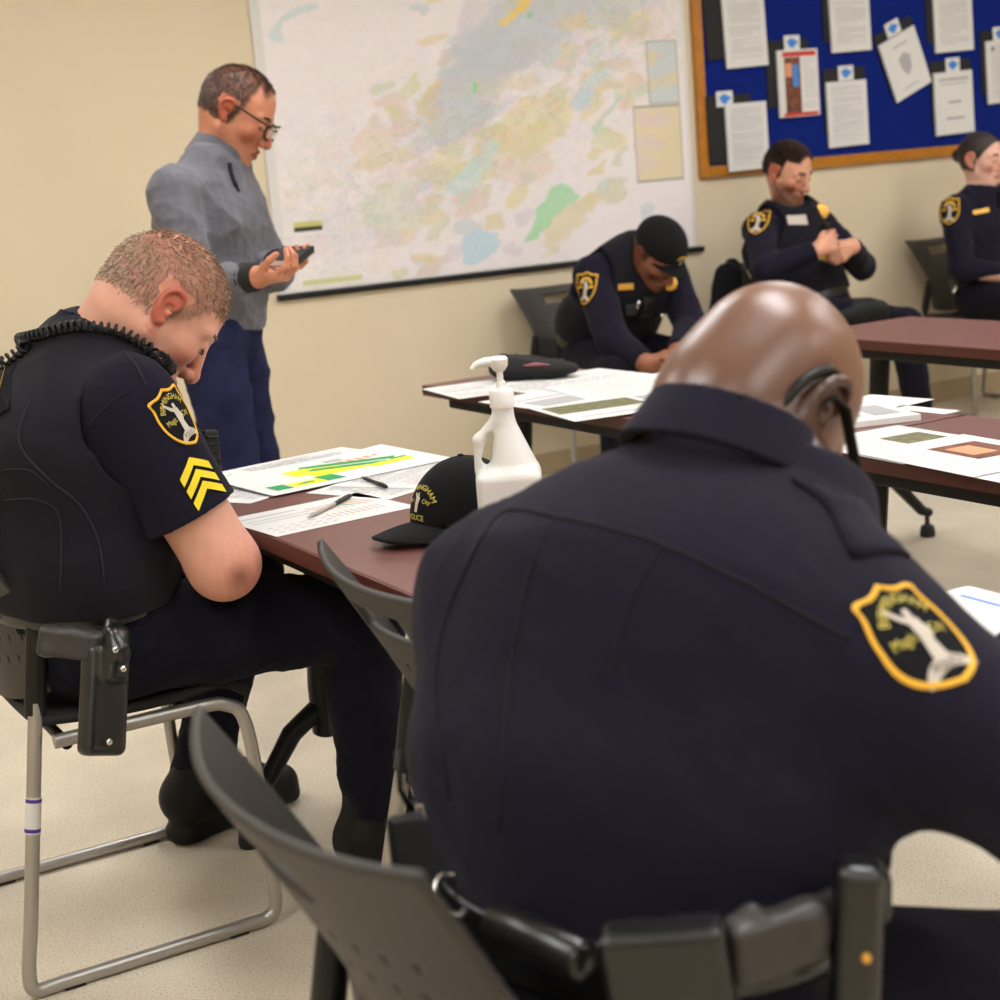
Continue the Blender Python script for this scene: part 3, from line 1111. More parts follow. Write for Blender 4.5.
bm_.lathe([(.0065, .1245), (.005, .1285), (.001, .130)], C_(-.005, 0, 0) - cc, n=12)
bm_.build('button', M['capcloth'], cap, smooth=True)
bvh = surf(cV, cQ)
On = C_(.075, 0, .060)
nn = unit(cf * .85 + cu * .45)
ex_, ey_ = -cl, unit(np.cross(nn, -cl))
ey_ = ey_ if ey_[2] > 0 else -ey_
# letters read from the front
ex_ = unit(np.cross(ey_, nn))
emblem_letters(bvh, On, ex_, ey_, nn, cap, [('BIRMINGHAM', .036, 0, -.016, .0125, 'lightgold'), ('POLICE', 0, 0, -.030, .012, 'lightgold'), ('City', 0, .020, -.002, .010, 'lightgold'), ('Magic', 0, -.021, -.002, .010, 'lightgold')])
fig = [(-.003, -.018), (.004, -.018), (.004, -.004), (.006, .006), (.002, .008), (.001, .014), (-.002, .014), (-.002, .008), (-.008, .014), (-.010, .012), (-.004, .004), (-.004, -.004)]
P = stick(bvh, On, nn, [On + ex_ * x + ey_ * y for x, y in fig], .0028)
add_mesh('emblem_figure', P, [tuple(range(len(fig)))], M['silverthread'], cap, smooth=False)

# paper on the near table under the bald man's arm
flat_sheet('white sheet at the right edge, under the hand of the bald man', (1.387, 1.345, 0.735), .279, .216, -1.598, [(.1, .8, .4, .83, 'blueprint')], 0)

# ================================================================== things on the far-left table
photo = [([(.05, .15), (.55, .1), (.6, .75), (.1, .8)], 'inkfaint')]
pinkish = [(.10, .12, .46, .50, 'inkfaint'), (.5, .15, .9, .3, 'orange'), (.12, .60, .9, .66, 'inkfaint'), (.5, .38, .9, .52, 'inkfaint')]
flat_sheet('newspaper page at the left end of the table, under the black cloth cap', (2.147, 3.863, 0.735), .36, .29, -0.123, text_marks(31, .05, .95, .06, .9, .06, .02), 0, curl=.0)
flat_sheet('newspaper page just right of the black cloth cap', (2.301, 3.731, 0.735), .40, .32, 0.028, text_marks(32, .05, .95, .06, .9, .06, .02), 1)
flat_sheet('newspaper page with a pale photo print, nearest to the table front', (2.154, 3.498, 0.735), .40, .28, 0.079, pinkish + text_marks(33, .5, .95, .7, .95, .05, .02), 2)
flat_sheet('plain white page in front of the clasped hands', (2.363, 3.468, 0.735), .44, .34, -0.165, text_marks(34, .1, .9, .1, .9, .08, .012), 3)
flat_sheet('page with a dark grey green picture by the dark collar', (2.129, 3.204, 0.735), .40, .27, -0.148, [(.04, .45, .62, .92, 'olive'), (.66, .5, .95, .9, 'inkfaint'), (.1, .15, .8, .2, 'inkfaint')], 4)

kc = V3((2.275, 3.899, 0.735))
kc[2] = TZ + .0032
ka = math.radians(-52)
kx, ky = V3(math.cos(ka), math.sin(ka), 0), V3(-math.sin(ka), math.cos(ka), 0)
K_ = lambda x, y, z: kc + kx * x + ky * y + V3(0, 0, z)
M['capwool'] = mat('black grey wool', srgb(40, 40, 40), .95, spec=.1, bump=.5, bump_scale=500, sheen=.05)
M['pinklabel'] = mat('dull pink lining', srgb(150, 96, 98), .8)
kt = thing('cloth_cap', 'folded black cloth cap with a dull pink lining lying on newspapers', 'cap', kc)
kR = np.array([kx, ky, (0, 0, 1)])
kp = [ell(K_(-.055, 0, .028), kR, (.075, .07, .036), .03), ell(K_(.04, 0, .024), kR, (.10, .06, .026), .03), rc(K_(-.10, -.03, .05), K_(.05, -.035, .036), .016, .012, .02), rc(K_(-.10, .03, .052), K_(.07, .03, .034), .016, .012, .02),
      cut(K_(0, 0, 0), (0, 0, -1)), wrinkle(4, .004, 60)]
sdf_obj('crown', kp, .004, M['capwool'], kt)
b = MB()
b.tube([K_(-.005, -.052, .041) - kc, K_(.03, -.050, .044) - kc, K_(.07, -.040, .040) - kc], [.004, .010, .004], 10, flat=.6)
b.build('lining', M['pinklabel'], kt, smooth=True)

# ================================================================== things on the far-right table
flat_sheet('small white sheet at the far edge, beside the booklet', (2.454, 2.718, 0.735), .24, .18, 0.130, (), 0)
flat_sheet('white strip of paper lying along the far table edge', (2.471, 2.560, 0.735), .16, .05, -1.503, (), 0)
bk = flat_sheet('thick white booklet with grey cover print, behind the glasses', (2.273, 2.613, 0.735), .279, .216, -0.309, [(.1, .25, .62, .8, 'ink'), (.15, .3, .5, .6, 'inkfaint'), (.7, .2, .92, .8, 'inkfaint')], 0, th=.013, cat='booklet', name='booklet')
flat_sheet('printed page with a dark olive photo, left of the orange photo page', (2.160, 2.305, 0.735), .33, .26, -1.640 , [(.28, .52, .60, .90, 'olive')] + text_marks(41, .62, .95, .1, .9, .06, .01) + text_marks(42, .05, .55, .08, .45, .07, .01), 0)
flat_sheet('printed page with an orange brown photo, near the right edge', (2.146, 2.114, 0.735), .33, .26, -1.661, [(.22, .42, .66, .86, 'brown'), (.3, .5, .55, .72, 'orange')] + text_marks(43, .1, .9, .05, .36, .07, .01), 2)
flat_sheet('corner of a white page at the right edge, nearest on its table', (2.108, 1.863, 0.735), .28, .216, -1.666, (), 0)

# ================================================================== people
M['navy'] = mat('navy uniform cloth', (0.0122, 0.0106, 0.0215), 0.9, spec=.07, bump=.25, bump_scale=500, sheen=.05)
M['navytrouser'] = mat('navy trouser cloth', (0.0080, 0.0078, 0.0140), 0.9, spec=.07, bump=.3, bump_scale=450, sheen=.03)
M['vest'] = mat('dark vest nylon', (0.0095, 0.0090, 0.0140), 0.8, spec=.12, bump=.35, bump_scale=420, sheen=.05)
M['sweater'] = mat('grey heather knit', srgb(98, 97, 106), 0.9, bump=.5, bump_scale=600, sheen=.2, var=.10, var_scale=90)
M['blackknit'] = mat('black ribbed knit', (0.010, 0.010, 0.011), 0.9, bump=.5, bump_scale=500)
M['jeans'] = mat('dark blue denim', srgb(38, 42, 72), 0.9, spec=.1, bump=.35, bump_scale=500, var=.25, var_scale=14)
M['boot'] = mat('black boot leather', (0.006, 0.006, 0.006), 0.5, spec=.2, bump=.1, bump_scale=200)
M['lens'] = mat('spectacle lens', (0.9, 0.92, 0.92), 0.05, trans=.95)
M['gunmetal'] = mat('black polymer grip', srgb(48, 44, 42), 0.42)
M['eye'] = mat('dark eye', (0.006, 0.005, 0.004), 0.25)
M['brow'] = mat('dark brow hair', (0.02, 0.013, 0.009), 0.8)
M['yellowplastic'] = mat('yellow plastic', srgb(226, 210, 40), 0.5)


def skin_mat(name, rough=.5, spec=.45, sss=.08):
    return mat(name, (1, 1, 1), rough, spec=spec, attr='Col', sss=sss, bump=.12, bump_scale=420)


def yawpitch(yaw, pitch, roll=0.0):
    y, p, r = map(math.radians, (yaw, pitch, roll))
    f = V3(math.cos(y) * math.cos(p), math.sin(y) * math.cos(p), -math.sin(p))
    l = V3(-math.sin(y), math.cos(y), 0)
    u = np.cross(f, l)
    return np.array([f, math.cos(r) * l + math.sin(r) * u, -math.sin(r) * l + math.cos(r) * u])


def head_prims(c, R, s, neck, o):
    c = V3(c)
    L = lambda x, y, z: c + s * (R[0] * x + R[1] * y + R[2] * z)
    wd = o.get('wide', 1.0)
    jw = o.get('jaw', 1.0)
    p = [ell(L(-.008, 0, .040), R, s * V3(.097, .075 * wd, .084), .02),
         ell(L(-.045, 0, .015), R, s * V3(.056, .066 * wd, .070), .03),
         ell(L(.030, 0, -.015), R, s * V3(.060, .060 * wd, .080), .025)]
    for q in (-1, 1):
        p += [rc(L(-.004, q * .054 * jw, -.042), L(.062, q * .020 * jw, -.090), .021 * s, .016 * s, .025),
              ell(L(.052, q * .040 * wd, -.022), R, s * V3(.026, .020, .022), .02),
              rc(L(.082, q * .012, .029), L(.066, q * .046, .026), .010 * s, .009 * s, .014)]
    p += [sp(L(.076, 0, -.094), .017 * s, .02), ell(L(.070, 0, -.062), R, s * V3(.022, .030, .024), .018)]
    for q in (-1, 1):
        p.append(ell(L(.097, q * .033, .008), R, s * V3(.016, .018, .011), .012, 's'))
    for q in (-1, 1):
        p += [ell(L(.0765, q * .032, .007), R, s * V3(.0125, .0145, .0115), .004)]
    p += [rc(L(.088, 0, .022), L(.108, 0, -.026), .0075 * s, .0105 * s, .010), sp(L(.109, 0, -.032), .0125 * s, .008)]
    for q in (-1, 1):
        p.append(sp(L(.098, q * .0135, -.036), .0092 * s, .006))
    p += [rc(L(.088, -.020, -.063), L(.0955, 0, -.060), .0058 * s, .0066 * s, .004), rc(L(.0955, 0, -.060), L(.088, .020, -.063), .0066 * s, .0058 * s, .004),
          rc(L(.086, -.017, -.073), L(.093, 0, -.075), .0064 * s, .0078 * s, .005), rc(L(.093, 0, -.075), L(.086, .017, -.073), .0078 * s, .0064 * s, .005),
          rc(L(.095, -.024, -.0675), L(.101, 0, -.0668), .0018 * s, .0020 * s, .003, 's'), rc(L(.101, 0, -.0668), L(.095, .024, -.0675), .0020 * s, .0018 * s, .003, 's')]
    # ears
    es = o.get('ear', 1.0)
    for q in (-1, 1):
        E = lambda x, y, z: L(-.008 + x * es, q * (.070 * wd + y * es), .002 + z * es)
        rim = catmull([(.010, .004, .012), (.006, .010, .030), (-.010, .015, .034), (-.024, .016, .022), (-.026, .014, .002), (-.016, .010, -.018), (-.004, .006, -.030), (.006, .003, -.024)], 2)
        for a, b in zip(rim[:-1], rim[1:]):
            p.append(rc(E(*a), E(*b), .0048 * s * es, .0048 * s * es, .003))
        p += [ell(E(-.008, .007, .004), R @ np.eye(3), s * es * V3(.018, .0065, .028), .005), sp(E(-.002, .014, -.001), .0095 * s * es, .004, 's'), sp(E(.001, .005, -.027), .0075 * s * es, .005)]
    # neck
    p += [rc(L(-.030, 0, -.035), neck, o.get('neck', (.058, .064))[0], o.get('neck', (.058, .064))[1], .03)]
    return p


def hand_prims(w, f, n, right, curl=(.5, .55, .6, .65), s=1.0, thumb=(.5, .4), spread=.0):
    w, f = V3(w), unit(f)
    n = unit(V3(n) - f * np.dot(n, f))
    t = np.cross(f, n) * (1 if right else -1)
    p = []
    kn = []
    for i in range(4):
        k = w + s * (f * (.086, .090, .086, .077)[i] + t * (.030, .0105, -.0095, -.028)[i])
        kn.append(k)
        p.append(rc(w + s * (f * .012 + t * (.014 - .009 * i)), k, .0155 * s, .0112 * s, .016))
    p.append(rc(w + s * (f * .018 + t * .018 + n * .007), w + s * (f * .055 + t * .033 + n * .010), .015 * s, .0125 * s, .012))
    for i in range(4):
        a, q = 0, kn[i]
        L = (1.0, 1.10, 1.03, .82)[i]
        side = t * (.06, .02, -.02, -.07)[i] * (1 + spread)
        for j in range(3):
            a += curl[i] * (.75, 1.05, .8)[j]
            d = unit(math.cos(a) * (f + side) + math.sin(a) * n)
            e = q + d * s * L * (.042, .027, .021)[j]
            p.append(rc(q, e, s * (.0098, .0086, .0077)[j] * (1 if i < 3 else .88), s * (.0086, .0077, .0066)[j] * (1 if i < 3 else .88), .0035))
            q = e
    q = w + s * (f * .030 + t * .026 + n * .008)
    d0, a = unit(f * .75 + t * math.sin(thumb[0]) + n * .35), 0
    for j in range(3):
        a += thumb[1] * (.2, .8, .8)[j]
        d = unit(d0 * math.cos(a) + (f * .5 + n * .5 - t * .6) * math.sin(a))
        e = q + d * s * (.040, .031, .025)[j]
        p.append(rc(q, e, s * (.0125, .0105, .0094)[j], s * (.0108, .0094, .0074)[j], .006))
        q = e
    return p


def torso_prims(J, e=0.0, k=.04):
    P, W, C, N = V3(J['P']), V3(J['W']), V3(J['C']), V3(J['N'])
    g = J.get('girth', (.105, .108, .118, .07))
    lp = unit(V3(J['hipL']) - V3(J['hipR']))
    ls = unit(V3(J['shL']) - V3(J['shR']))
    lm = unit(lp + ls)
    r = J.get('wide', (1.50, 1.42, 1.42, 1.5))
    p = [fc(P, W, g[0] + e, g[1] + e, lm, r[0], k), fc(W, C, g[1] + e, g[2] + e, lm, r[1], k), fc(C, N, g[2] + e, g[3] + e, ls, r[2], k)]
    for s in ('L', 'R'):
        p.append(rc(N - (N - C) * .12, V3(J['sh' + s]), .052 + e, .050 + e, k))
    if 'belly' in J:
        b = J['belly']
        p.append(sp(b[:3], b[3] + e, .06))
    return p


def arm_prims(J, s, e=0.0, r=(.060, .047, .033), k=.03):
    sh, el, wr = V3(J['sh' + s]), V3(J['el' + s]), V3(J['wr' + s])
    a = J.get('arm', r)
    return [rc(sh, el, a[0] + e, a[1] + e, k), rc(el, wr, a[1] + e * .9, a[2] + e * .8, .02)]


def leg_prims(J, s, e=0.0, k=.03):
    h, kn, an = V3(J['hip' + s]), V3(J['kn' + s]), V3(J['an' + s])
    r = J.get('leg', (.088, .062, .042))
    return [rc(h, kn, r[0] + e, r[1] + e, k), rc(kn, an, r[1] + e, r[2] + e, .02)]


def person(label, J, cell, tone, rough=.5, spec=.45, sss=.08, head=None, hair=None, group=None):
    """the Empty and the body: one continuous skin of head, trunk, arms, hands, legs and feet"""
    root = thing('person', label, 'person', (V3(J['P'])[0], V3(J['P'])[1], 0), 0, group)
    o = head or {}
    c, R, s = V3(J['head']), J['R'], J.get('hs', 1.0)
    pr = torso_prims(J)
    pr += head_prims(c, R, s, V3(J['N']) + (c - V3(J['N'])) * .05, o)
    for q in 'LR':
        pr += arm_prims(J, q)
        hd = J.get('hand' + q)
        if hd is not None:
            pr += hand_prims(J['wr' + q], hd[0], hd[1], q == 'R', *hd[2:])
        pr += leg_prims(J, q)
        an, to = V3(J['an' + q]), V3(J['toe' + q])
        pr += [rc(an, V3(an[0], an[1], min(an[2], an[2])) * .35 + to * .65, .036, .026, .02), rc(V3(an) * .35 + to * .65, to * .8 + V3(an) * .2, .028, .018, .02)]
    base = np.array(srgb(*tone))

    def col(V):
        q = (V - c) @ R.T / s
        x, y, z = q.T
        n = np.sin(V @ V3(190, 130, 70)) * np.sin(V @ V3(-90, 170, 120)) * .5 + np.sin(V @ V3(60, -47, 83)) * .5
        C_ = np.tile(base, (len(V), 1)) * (1 + .05 * n)[:, None]
        near = (np.linalg.norm(q, axis=1) < .17)

        def tint(w, rgb):
            w = (np.clip(w, 0, 1) * near)[:, None]
            C_[:] = C_ * (1 - w) + C_ * np.array(rgb) * w
        ay = np.abs(y)
        tint(.8 * np.exp(-(((x - .065) / .03) ** 2 + ((ay - .045) / .022) ** 2 + ((z + .030) / .024) ** 2)), o.get('flush', (1.06, .80, .78)))
        tint(.8 * np.exp(-(((x - .105) / .02) ** 2 + (y / .018) ** 2 + ((z + .030) / .02) ** 2)), o.get('flush', (1.06, .80, .78)))
        tint(np.clip((ay - .072 * o.get('wide', 1)) / .006, 0, 1) * (np.abs(z) < .045) * (np.abs(x + .01) < .04) * .8, o.get('flush', (1.08, .78, .74)))
        tint(((x > .080) & (ay < .024) & (np.abs(z + .068) < .0125 - ay * .25)) * .8, o.get('lips', (.88, .58, .56)))
        if 'stubble' in o:
            w_, rgb = o['stubble']
            m = np.clip((-.030 - z + .012 * (ay > .045)) / .012, 0, 1) * (x > -.01) * (z > -.125) * (1 - ((x > .080) & (ay < .022) & (np.abs(z + .068) < .012)))
            tint(w_ * m * (.85 + .3 * n), rgb)
        if hair is not None:
            w_, rgb = hair['scalp']
            tint(w_ * np.clip(hair['dens'](x, y, z), 0, 1) * (1 - earzone(x, y, z, o.get('wide', 1))), rgb)
        if 'bodycol' in o:
            o['bodycol'](V, C_)
        if 'col' in o:
            o['col'](tint, x, y, z, n)
        return np.clip(C_, 0, 1)
    m = skin_mat('skin', rough, spec, sss)
    b, bV, bQ = sdf_obj('body', pr, cell, m, root, col)
    J['_V'], J['_Q'], J['_root'] = bV, bQ, root
    if hair is not None and hair.get('n'):
        strands('hair', bV, bQ, c, R, s, hair, root)
    # eyelids' dark lash lines and the brows
    L = lambda x, y, z: c + s * (R[0] * x + R[1] * y + R[2] * z)
    for q in (-1, 1):
        e = MB()
        zz = .002 if o.get('down', True) else .008
        e.tube(catmull([L(.0835, q * .019, zz - .001), L(.0885, q * .028, zz - .0035), L(.0870, q * .038, zz - .0035), L(.0800, q * .046, zz)], 4), .0011 * s * o.get('bw', 1) if o.get('down', True) else .0022 * s, 6)
        add_mesh('eye', np.array(e.v), e.f, M['eye'], root)
        if o.get('brow', True):
            e = MB()
            e.tube(catmull([L(.0905, q * .014, .0275), L(.0890, q * .028, .0325), L(.0765, q * .046, .0300)], 5), [.0018 * s] + [.0030 * s * o.get('bw', 1)] * 9 + [.0014 * s], 6)
            add_mesh('eyebrow', np.array(e.v), e.f, o.get('browmat', M['brow']), root)
    return root, J


def earzone(x, y, z, wd=1.0):
    return ((np.abs(y) > .073 * wd) & (x > -.045) & (x < .012) & (np.abs(z - .002) < .040)).astype(float)


def strands(name, V, Q, c, R, s, h, root):
    """short hair: many small blades rooted on the scalp"""
    r = np.random.RandomState(h.get('seed', 3))
    P0, P1, P2 = V[Q[:, 0]], V[Q[:, 1]], V[Q[:, 2]]
    ctr = (P0 + V[Q[:, 2]]) / 2
    q = (ctr - c) @ R.T / s
    d = np.clip(h['dens'](q[:, 0], q[:, 1], q[:, 2]), 0, 1) * (np.linalg.norm(q, axis=1) < .16) * (1 - earzone(q[:, 0], q[:, 1], q[:, 2]))
    idx = np.nonzero(d > .02)[0]
    w = d[idx]
    pick = r.choice(idx, h['n'], p=w / w.sum())
    a, b = r.rand(h['n'], 1), r.rand(h['n'], 1)
    base = P0[pick] * (1 - a) + P1[pick] * a
    base = base + (V[Q[pick, 3]] - P0[pick]) * b
    nrm = np.cross(P1[pick] - P0[pick], P2[pick] - P0[pick])
    nrm /= np.linalg.norm(nrm, axis=1, keepdims=True) + 1e-12
    flow = h['flow'](base, (base - c) @ R.T / s, R)
    flow = flow - nrm * np.sum(flow * nrm, 1, keepdims=True)
    flow /= np.linalg.norm(flow, axis=1, keepdims=True) + 1e-9
    lift = h.get('lift', .5)
    dr = nrm * lift + flow + r.normal(size=base.shape) * h.get('mess', .25)
    dr /= np.linalg.norm(dr, axis=1, keepdims=True)
    L = h['len'] * r.uniform(.6, 1.2, (h['n'], 1))
    sd = np.cross(dr, nrm)
    sd /= np.linalg.norm(sd, axis=1, keepdims=True) + 1e-9
    wd = h.get('w', .0007)
    b0 = base - nrm * .0006
    v = np.stack([b0 - sd * wd, b0 + sd * wd, b0 + dr * L * .6 + sd * wd * .7 + nrm * L * .08, b0 + dr * L + nrm * L * -.05], 1).reshape(-1, 3)
    f = np.arange(len(v)).reshape(-1, 4)
    cs = np.array([srgb(*k) for k in h['colors']])[r.randint(len(h['colors']), size=h['n'])]
    add_mesh(name, v, f, h['mat'], root, smooth=False, colors=np.repeat(cs, 4, 0))


M['hair'] = mat('short hair', (1, 1, 1), .6, attr='Col', spec=.35)


def wear(J, name, prims, cell, m, newton=1):
    o, V, Q = sdf_obj(name, prims, cell, m, J['_root'], None, newton)
    return o, V, Q


def boots(J, m=None, sides='LR', cell=.006):
    for s in sides:
        an, to = V3(J['an' + s]), V3(J['toe' + s])
        d = unit((to - an) * V3(1, 1, 0) + 1e-6)
        lat = V3(-d[1], d[0], 0)
        g = min(an[2], to[2]) - .02
        up = unit(np.cross(d, lat))
        gz = J.get('ground', 0.0) if s not in J.get('lifted', '') else to[2] - .03
        p = [fc(an - d * .030 + V3(0, 0, -.02), to - d * .01 + V3(0, 0, .006), .056, .040, lat, 1.08, .03), rc(an + unit(V3(J['kn' + s]) - an) * .09, an - d * .01 + V3(0, 0, -.02), .058, .056, .03), rc(an + d * .02, an * .45 + to * .55 + V3(0, 0, .012), .054, .044, .03),
             fc(an - d * .05 + V3(0, 0, gz + .022 - an[2]), to + V3(0, 0, gz + .020 - to[2]), .030, .028, lat, 1.55, .012), cut(V3(0, 0, gz + .003), (0, 0, -1), .002)]
        wear(J, 'boot', p, cell, m or M['boot'], 0)


def collar(J, m, r0=.072, r1=.086, h=.052, tilt=(0, 0, 0), back=.0, cell=.004, th=.006, split=None, axis=None):
    """a turned-down shirt collar round the neck"""
    N = V3(J['N'])
    ax = unit((V3(J['head']) - N) if axis is None else axis)
    b = N - ax * .012 + V3(tilt)
    t = b + ax * h
    ob = [rc(b, t, r1, r0, .0)]
    ins = [('s', (lambda P: _cap(P, b - ax * .05, t + ax * .05, r1 - th + .008, r0 - th - .010)), .003, None, None)]
    pr = ob + ins + [cut(t, ax, .002), cut(b, -ax, .002)]
    if split is not None:
        pr.append(split)
    return wear(J, 'collar', pr, cell, m)


EYE = V3(0, 0, 1.3145)


def laid(bvh, P, off=.001):
    """drops points onto the cloth from the open side of the room"""
    out = []
    for p in P:
        d = unit(V3(p) - EYE)
        h = bvh.ray_cast(Vector(EYE), Vector(d), 20)
        if h[0] is None:
            h = bvh.find_nearest(Vector(V3(p)))
        n = np.array(h[1])
        if n @ d > 0:
            n = -n
        out.append(np.array(h[0]) + n * off)
    return np.array(out)


def seam(bvh, pts, n, m, parent, w=.0022, name='seam', off=.0012, raise_=.0008):
    """a stitched seam: a narrow raised strip that follows the cloth"""
    P = laid(bvh, catmull(pts, 10), off) if n is None else stick(bvh, pts[0], n, catmull(pts, 10), off)
    v = MB()
    v.tube([p for p in P], w * .5, 6)
    return add_mesh(name, np.array(v.v), v.f, m, parent)


SHIELD = [(0, .50), (.10, .455), (.22, .425), (.36, .43), (.445, .40), (.43, .30), (.455, .12), (.45, -.06), (.40, -.22), (.30, -.36), (.15, -.46), (0, -.51)]


def shield_patch(bvh, O, n, up, w, h, parent, letters=True, name='shoulder_patch'):
    """the shield-shaped shoulder patch laid onto a sleeve: field, border, lettering, figure"""
    n = unit(n)
    up = unit(V3(up) - n * np.dot(up, n))
    ex = np.cross(up, n)
    half = catmull([(a, b, 0) for a, b in SHIELD], 4)
    out = [(p[0], p[1]) for p in half] + [(-p[0], p[1]) for p in half[::-1][1:-1]]
    O = V3(O)
    W2 = lambda x, y: O + ex * x * w + up * y * h
    N_ = len(out)
    rings = [1.0, .86, .65, .4, .15]
    pts = [W2(x * r, y * r) for r in rings for x, y in out] + [O]
    P = stick(bvh, O, n, pts, .0016)
    f = [(i * N_ + j, i * N_ + (j + 1) % N_, (i + 1) * N_ + (j + 1) % N_, (i + 1) * N_ + j) for i in range(len(rings) - 1) for j in range(N_)]
    f += [(len(rings) * N_ - N_ + j, len(rings) * N_ - N_ + (j + 1) % N_, len(pts) - 1) for j in range(N_)]
    fo = add_mesh(name, P, f, M['patchblack'], parent)
    pts = [W2(x * r, y * r) for r in (1.03, 1.0, .955, .92) for x, y in out]
    B = stick(bvh, O, n, pts, .0020)
    B[N_:3 * N_] += n * .0012
    f = [(i * N_ + j, i * N_ + (j + 1) % N_, (i + 1) * N_ + (j + 1) % N_, (i + 1) * N_ + j) for i in range(3) for j in range(N_)]
    add_mesh('border', B, f, M['gold'], fo)
    sx = w / .075

    def fan(poly, m, nm, off):
        poly = np.array(poly)
        ce = poly.mean(0)
        k = len(poly)
        pts = [W2(*(ce + (q - ce) * r)) for r in (1, .7, .4, .1) for q in poly] + [W2(*ce)]
        q = stick(bvh, O, n, pts, off)
        f = [(i * k + j, i * k + (j + 1) % k, (i + 1) * k + (j + 1) % k, (i + 1) * k + j) for i in range(3) for j in range(k)] + [(3 * k + j, 3 * k + (j + 1) % k, 4 * k) for j in range(k)]
        add_mesh(nm, q, f, m, fo, smooth=False)
    fan([(.25 * math.cos(a), -.44 + .20 * math.sin(a)) for a in np.linspace(0, PI, 14)], M['silverthread'], 'mound', .0024)
    # figure with a raised arm, made of tapering bands
    V_, F_ = [], []
    for line, ws in (([(.0, -.30), (.015, -.10), (.03, .06), (.035, .13)], (.085, .065, .075, .05)), ([(.035, .13), (.03, .17), (.028, .22)], (.03, .042, .030)),
                     ([(.02, .09), (-.09, .16), (-.20, .28)], (.035, .028, .022)), ([(.05, .09), (.10, .0), (.085, -.08)], (.03, .026, .022))):
        L = catmull([(x, y, 0) for x, y in line], 5)
        wv = np.interp(np.linspace(0, 1, len(L)), np.linspace(0, 1, len(ws)), ws)
        t0 = len(V_)
        for i, p in enumerate(L):
            d = unit(L[min(i + 1, len(L) - 1)] - L[max(i - 1, 0)])
            V_ += [W2(p[0] - d[1] * wv[i], p[1] + d[0] * wv[i]), W2(p[0], p[1]), W2(p[0] + d[1] * wv[i], p[1] - d[0] * wv[i])]
        for i in range(len(L) - 1):
            F_ += [(t0 + 3 * i + c, t0 + 3 * i + c + 1, t0 + 3 * i + c + 4, t0 + 3 * i + c + 3) for c in (0, 1)]
    add_mesh('figure', stick(bvh, O, n, V_, .0032), F_, M['silverthread'], fo, smooth=False)
    if letters:
        for (s, rad, cx, cy, size, key) in (('BIRMINGHAM', .26, .01, .03, .145, 'lightgold'), ('Magic', 0, -.215, -.06, .135, 'lightgold'), ('City', 0, .215, -.06, .135, 'lightgold'), ('POLICE', 0, 0, -.36, .11, 'inkdark')):
            v, ff = text2d(s, size)
            if rad:
                a = v[:, 0] / rad * .70
                r = rad + v[:, 1]
                q = np.stack([cx + 1.08 * r * np.sin(a), cy + r * np.cos(a)], 1)
            else:
                q = v * np.array([.85, 1]) + np.array([cx, cy])
            P = stick(bvh, O, n, [W2(x, y) for x, y in q], .0036)
            add_mesh('lettering', P, ff, M[key], fo, smooth=False)
    else:
        for cx in (-.25, .25):
            fan([(cx - .11, -.02), (cx + .11, .0), (cx + .10, .07), (cx - .10, .05)], M['gold'], 'lettering', .0030)
        arc = [(.30 * math.cos(a), .05 + .29 * math.sin(a)) for a in np.linspace(.25, PI - .25, 14)]
        arc2 = [(x * .72, .05 + (y - .05) * .72) for x, y in arc]
        P = stick(bvh, O, n, [W2(x, y) for x, y in arc + arc2], .0030)
        add_mesh('lettering', P, [(i, i + 1, 15 + i, 14 + i) for i in range(13)], M['gold'], fo, smooth=False)
    return fo


def neckhole(J, ax, h=.03, r=.078, a='N'):
    """the opening a neck comes out of"""
    N = V3(J[a])
    return rc(N + ax * (h + r), N + ax * .40, r, r * 1.15, .012, 's')


def gear_box(J, name, c, ax, half, r, m, parent=None):
    """a rounded pouch or device; ax rows are its axes"""
    V, Q = mesh_sdf([rbox(c, ax, half, r, 0)], max(.002, min(half) / 6), 0)
    return add_mesh(name, V, Q, m, parent or J['_root'])


def axes(f, u):
    f = unit(f)
    u = unit(V3(u) - f * np.dot(u, f))
    return np.array([f, np.cross(u, f), u])


def ribbon_tube(name, path, r, m, parent, n=10):
    t = MB()
    t.tube(path, r, n)
    return add_mesh(name, np.array(t.v), t.f, m, parent)
RF = yawpitch(20, 60, 12)
HEADF = V3((1.043, 1.229, 1.049)) + 1.09 * (.008 * RF[0] + .076 * RF[1])
F = dict(P=(.76, 1.20, .585), W=(.79, 1.215, .72), C=(.87, 1.245, .86), N=(.975, 1.285, .965),
         hipL=(.80, 1.31, .575), hipR=(.84, 1.10, .520), knL=(1.16, 1.40, .545), knR=(1.26, 1.03, .43), anL=(1.03, 1.385, .10), anR=(1.30, .98, .10), toeL=(1.18, 1.40, .04), toeR=(1.46, .98, .04),
         shL=(.80, 1.435, .865), shR=(.955, 1.095, .838), elL=(1.03, 1.60, .775), elR=(1.01, .88, .765), wrL=(1.24, 1.42, .775), wrR=(1.20, 1.115, .782),
         head=HEADF, R=RF, hs=1.09,
         girth=(.130, .140, .145, .090), wide=(1.42, 1.45, 1.45, 1.5), leg=(.090, .068, .045), arm=(.072, .062, .038))
F['handR'] = (V3(.5, .55, -.12), V3(-.1, .0, -1), (.7, .9, .95, .9), 1.05, (.4, .6))
F['handL'] = (V3(.75, -.5, -.1), V3(-.1, .1, -1), (.4, .5, .5, .5), 1.05, (.5, .4))


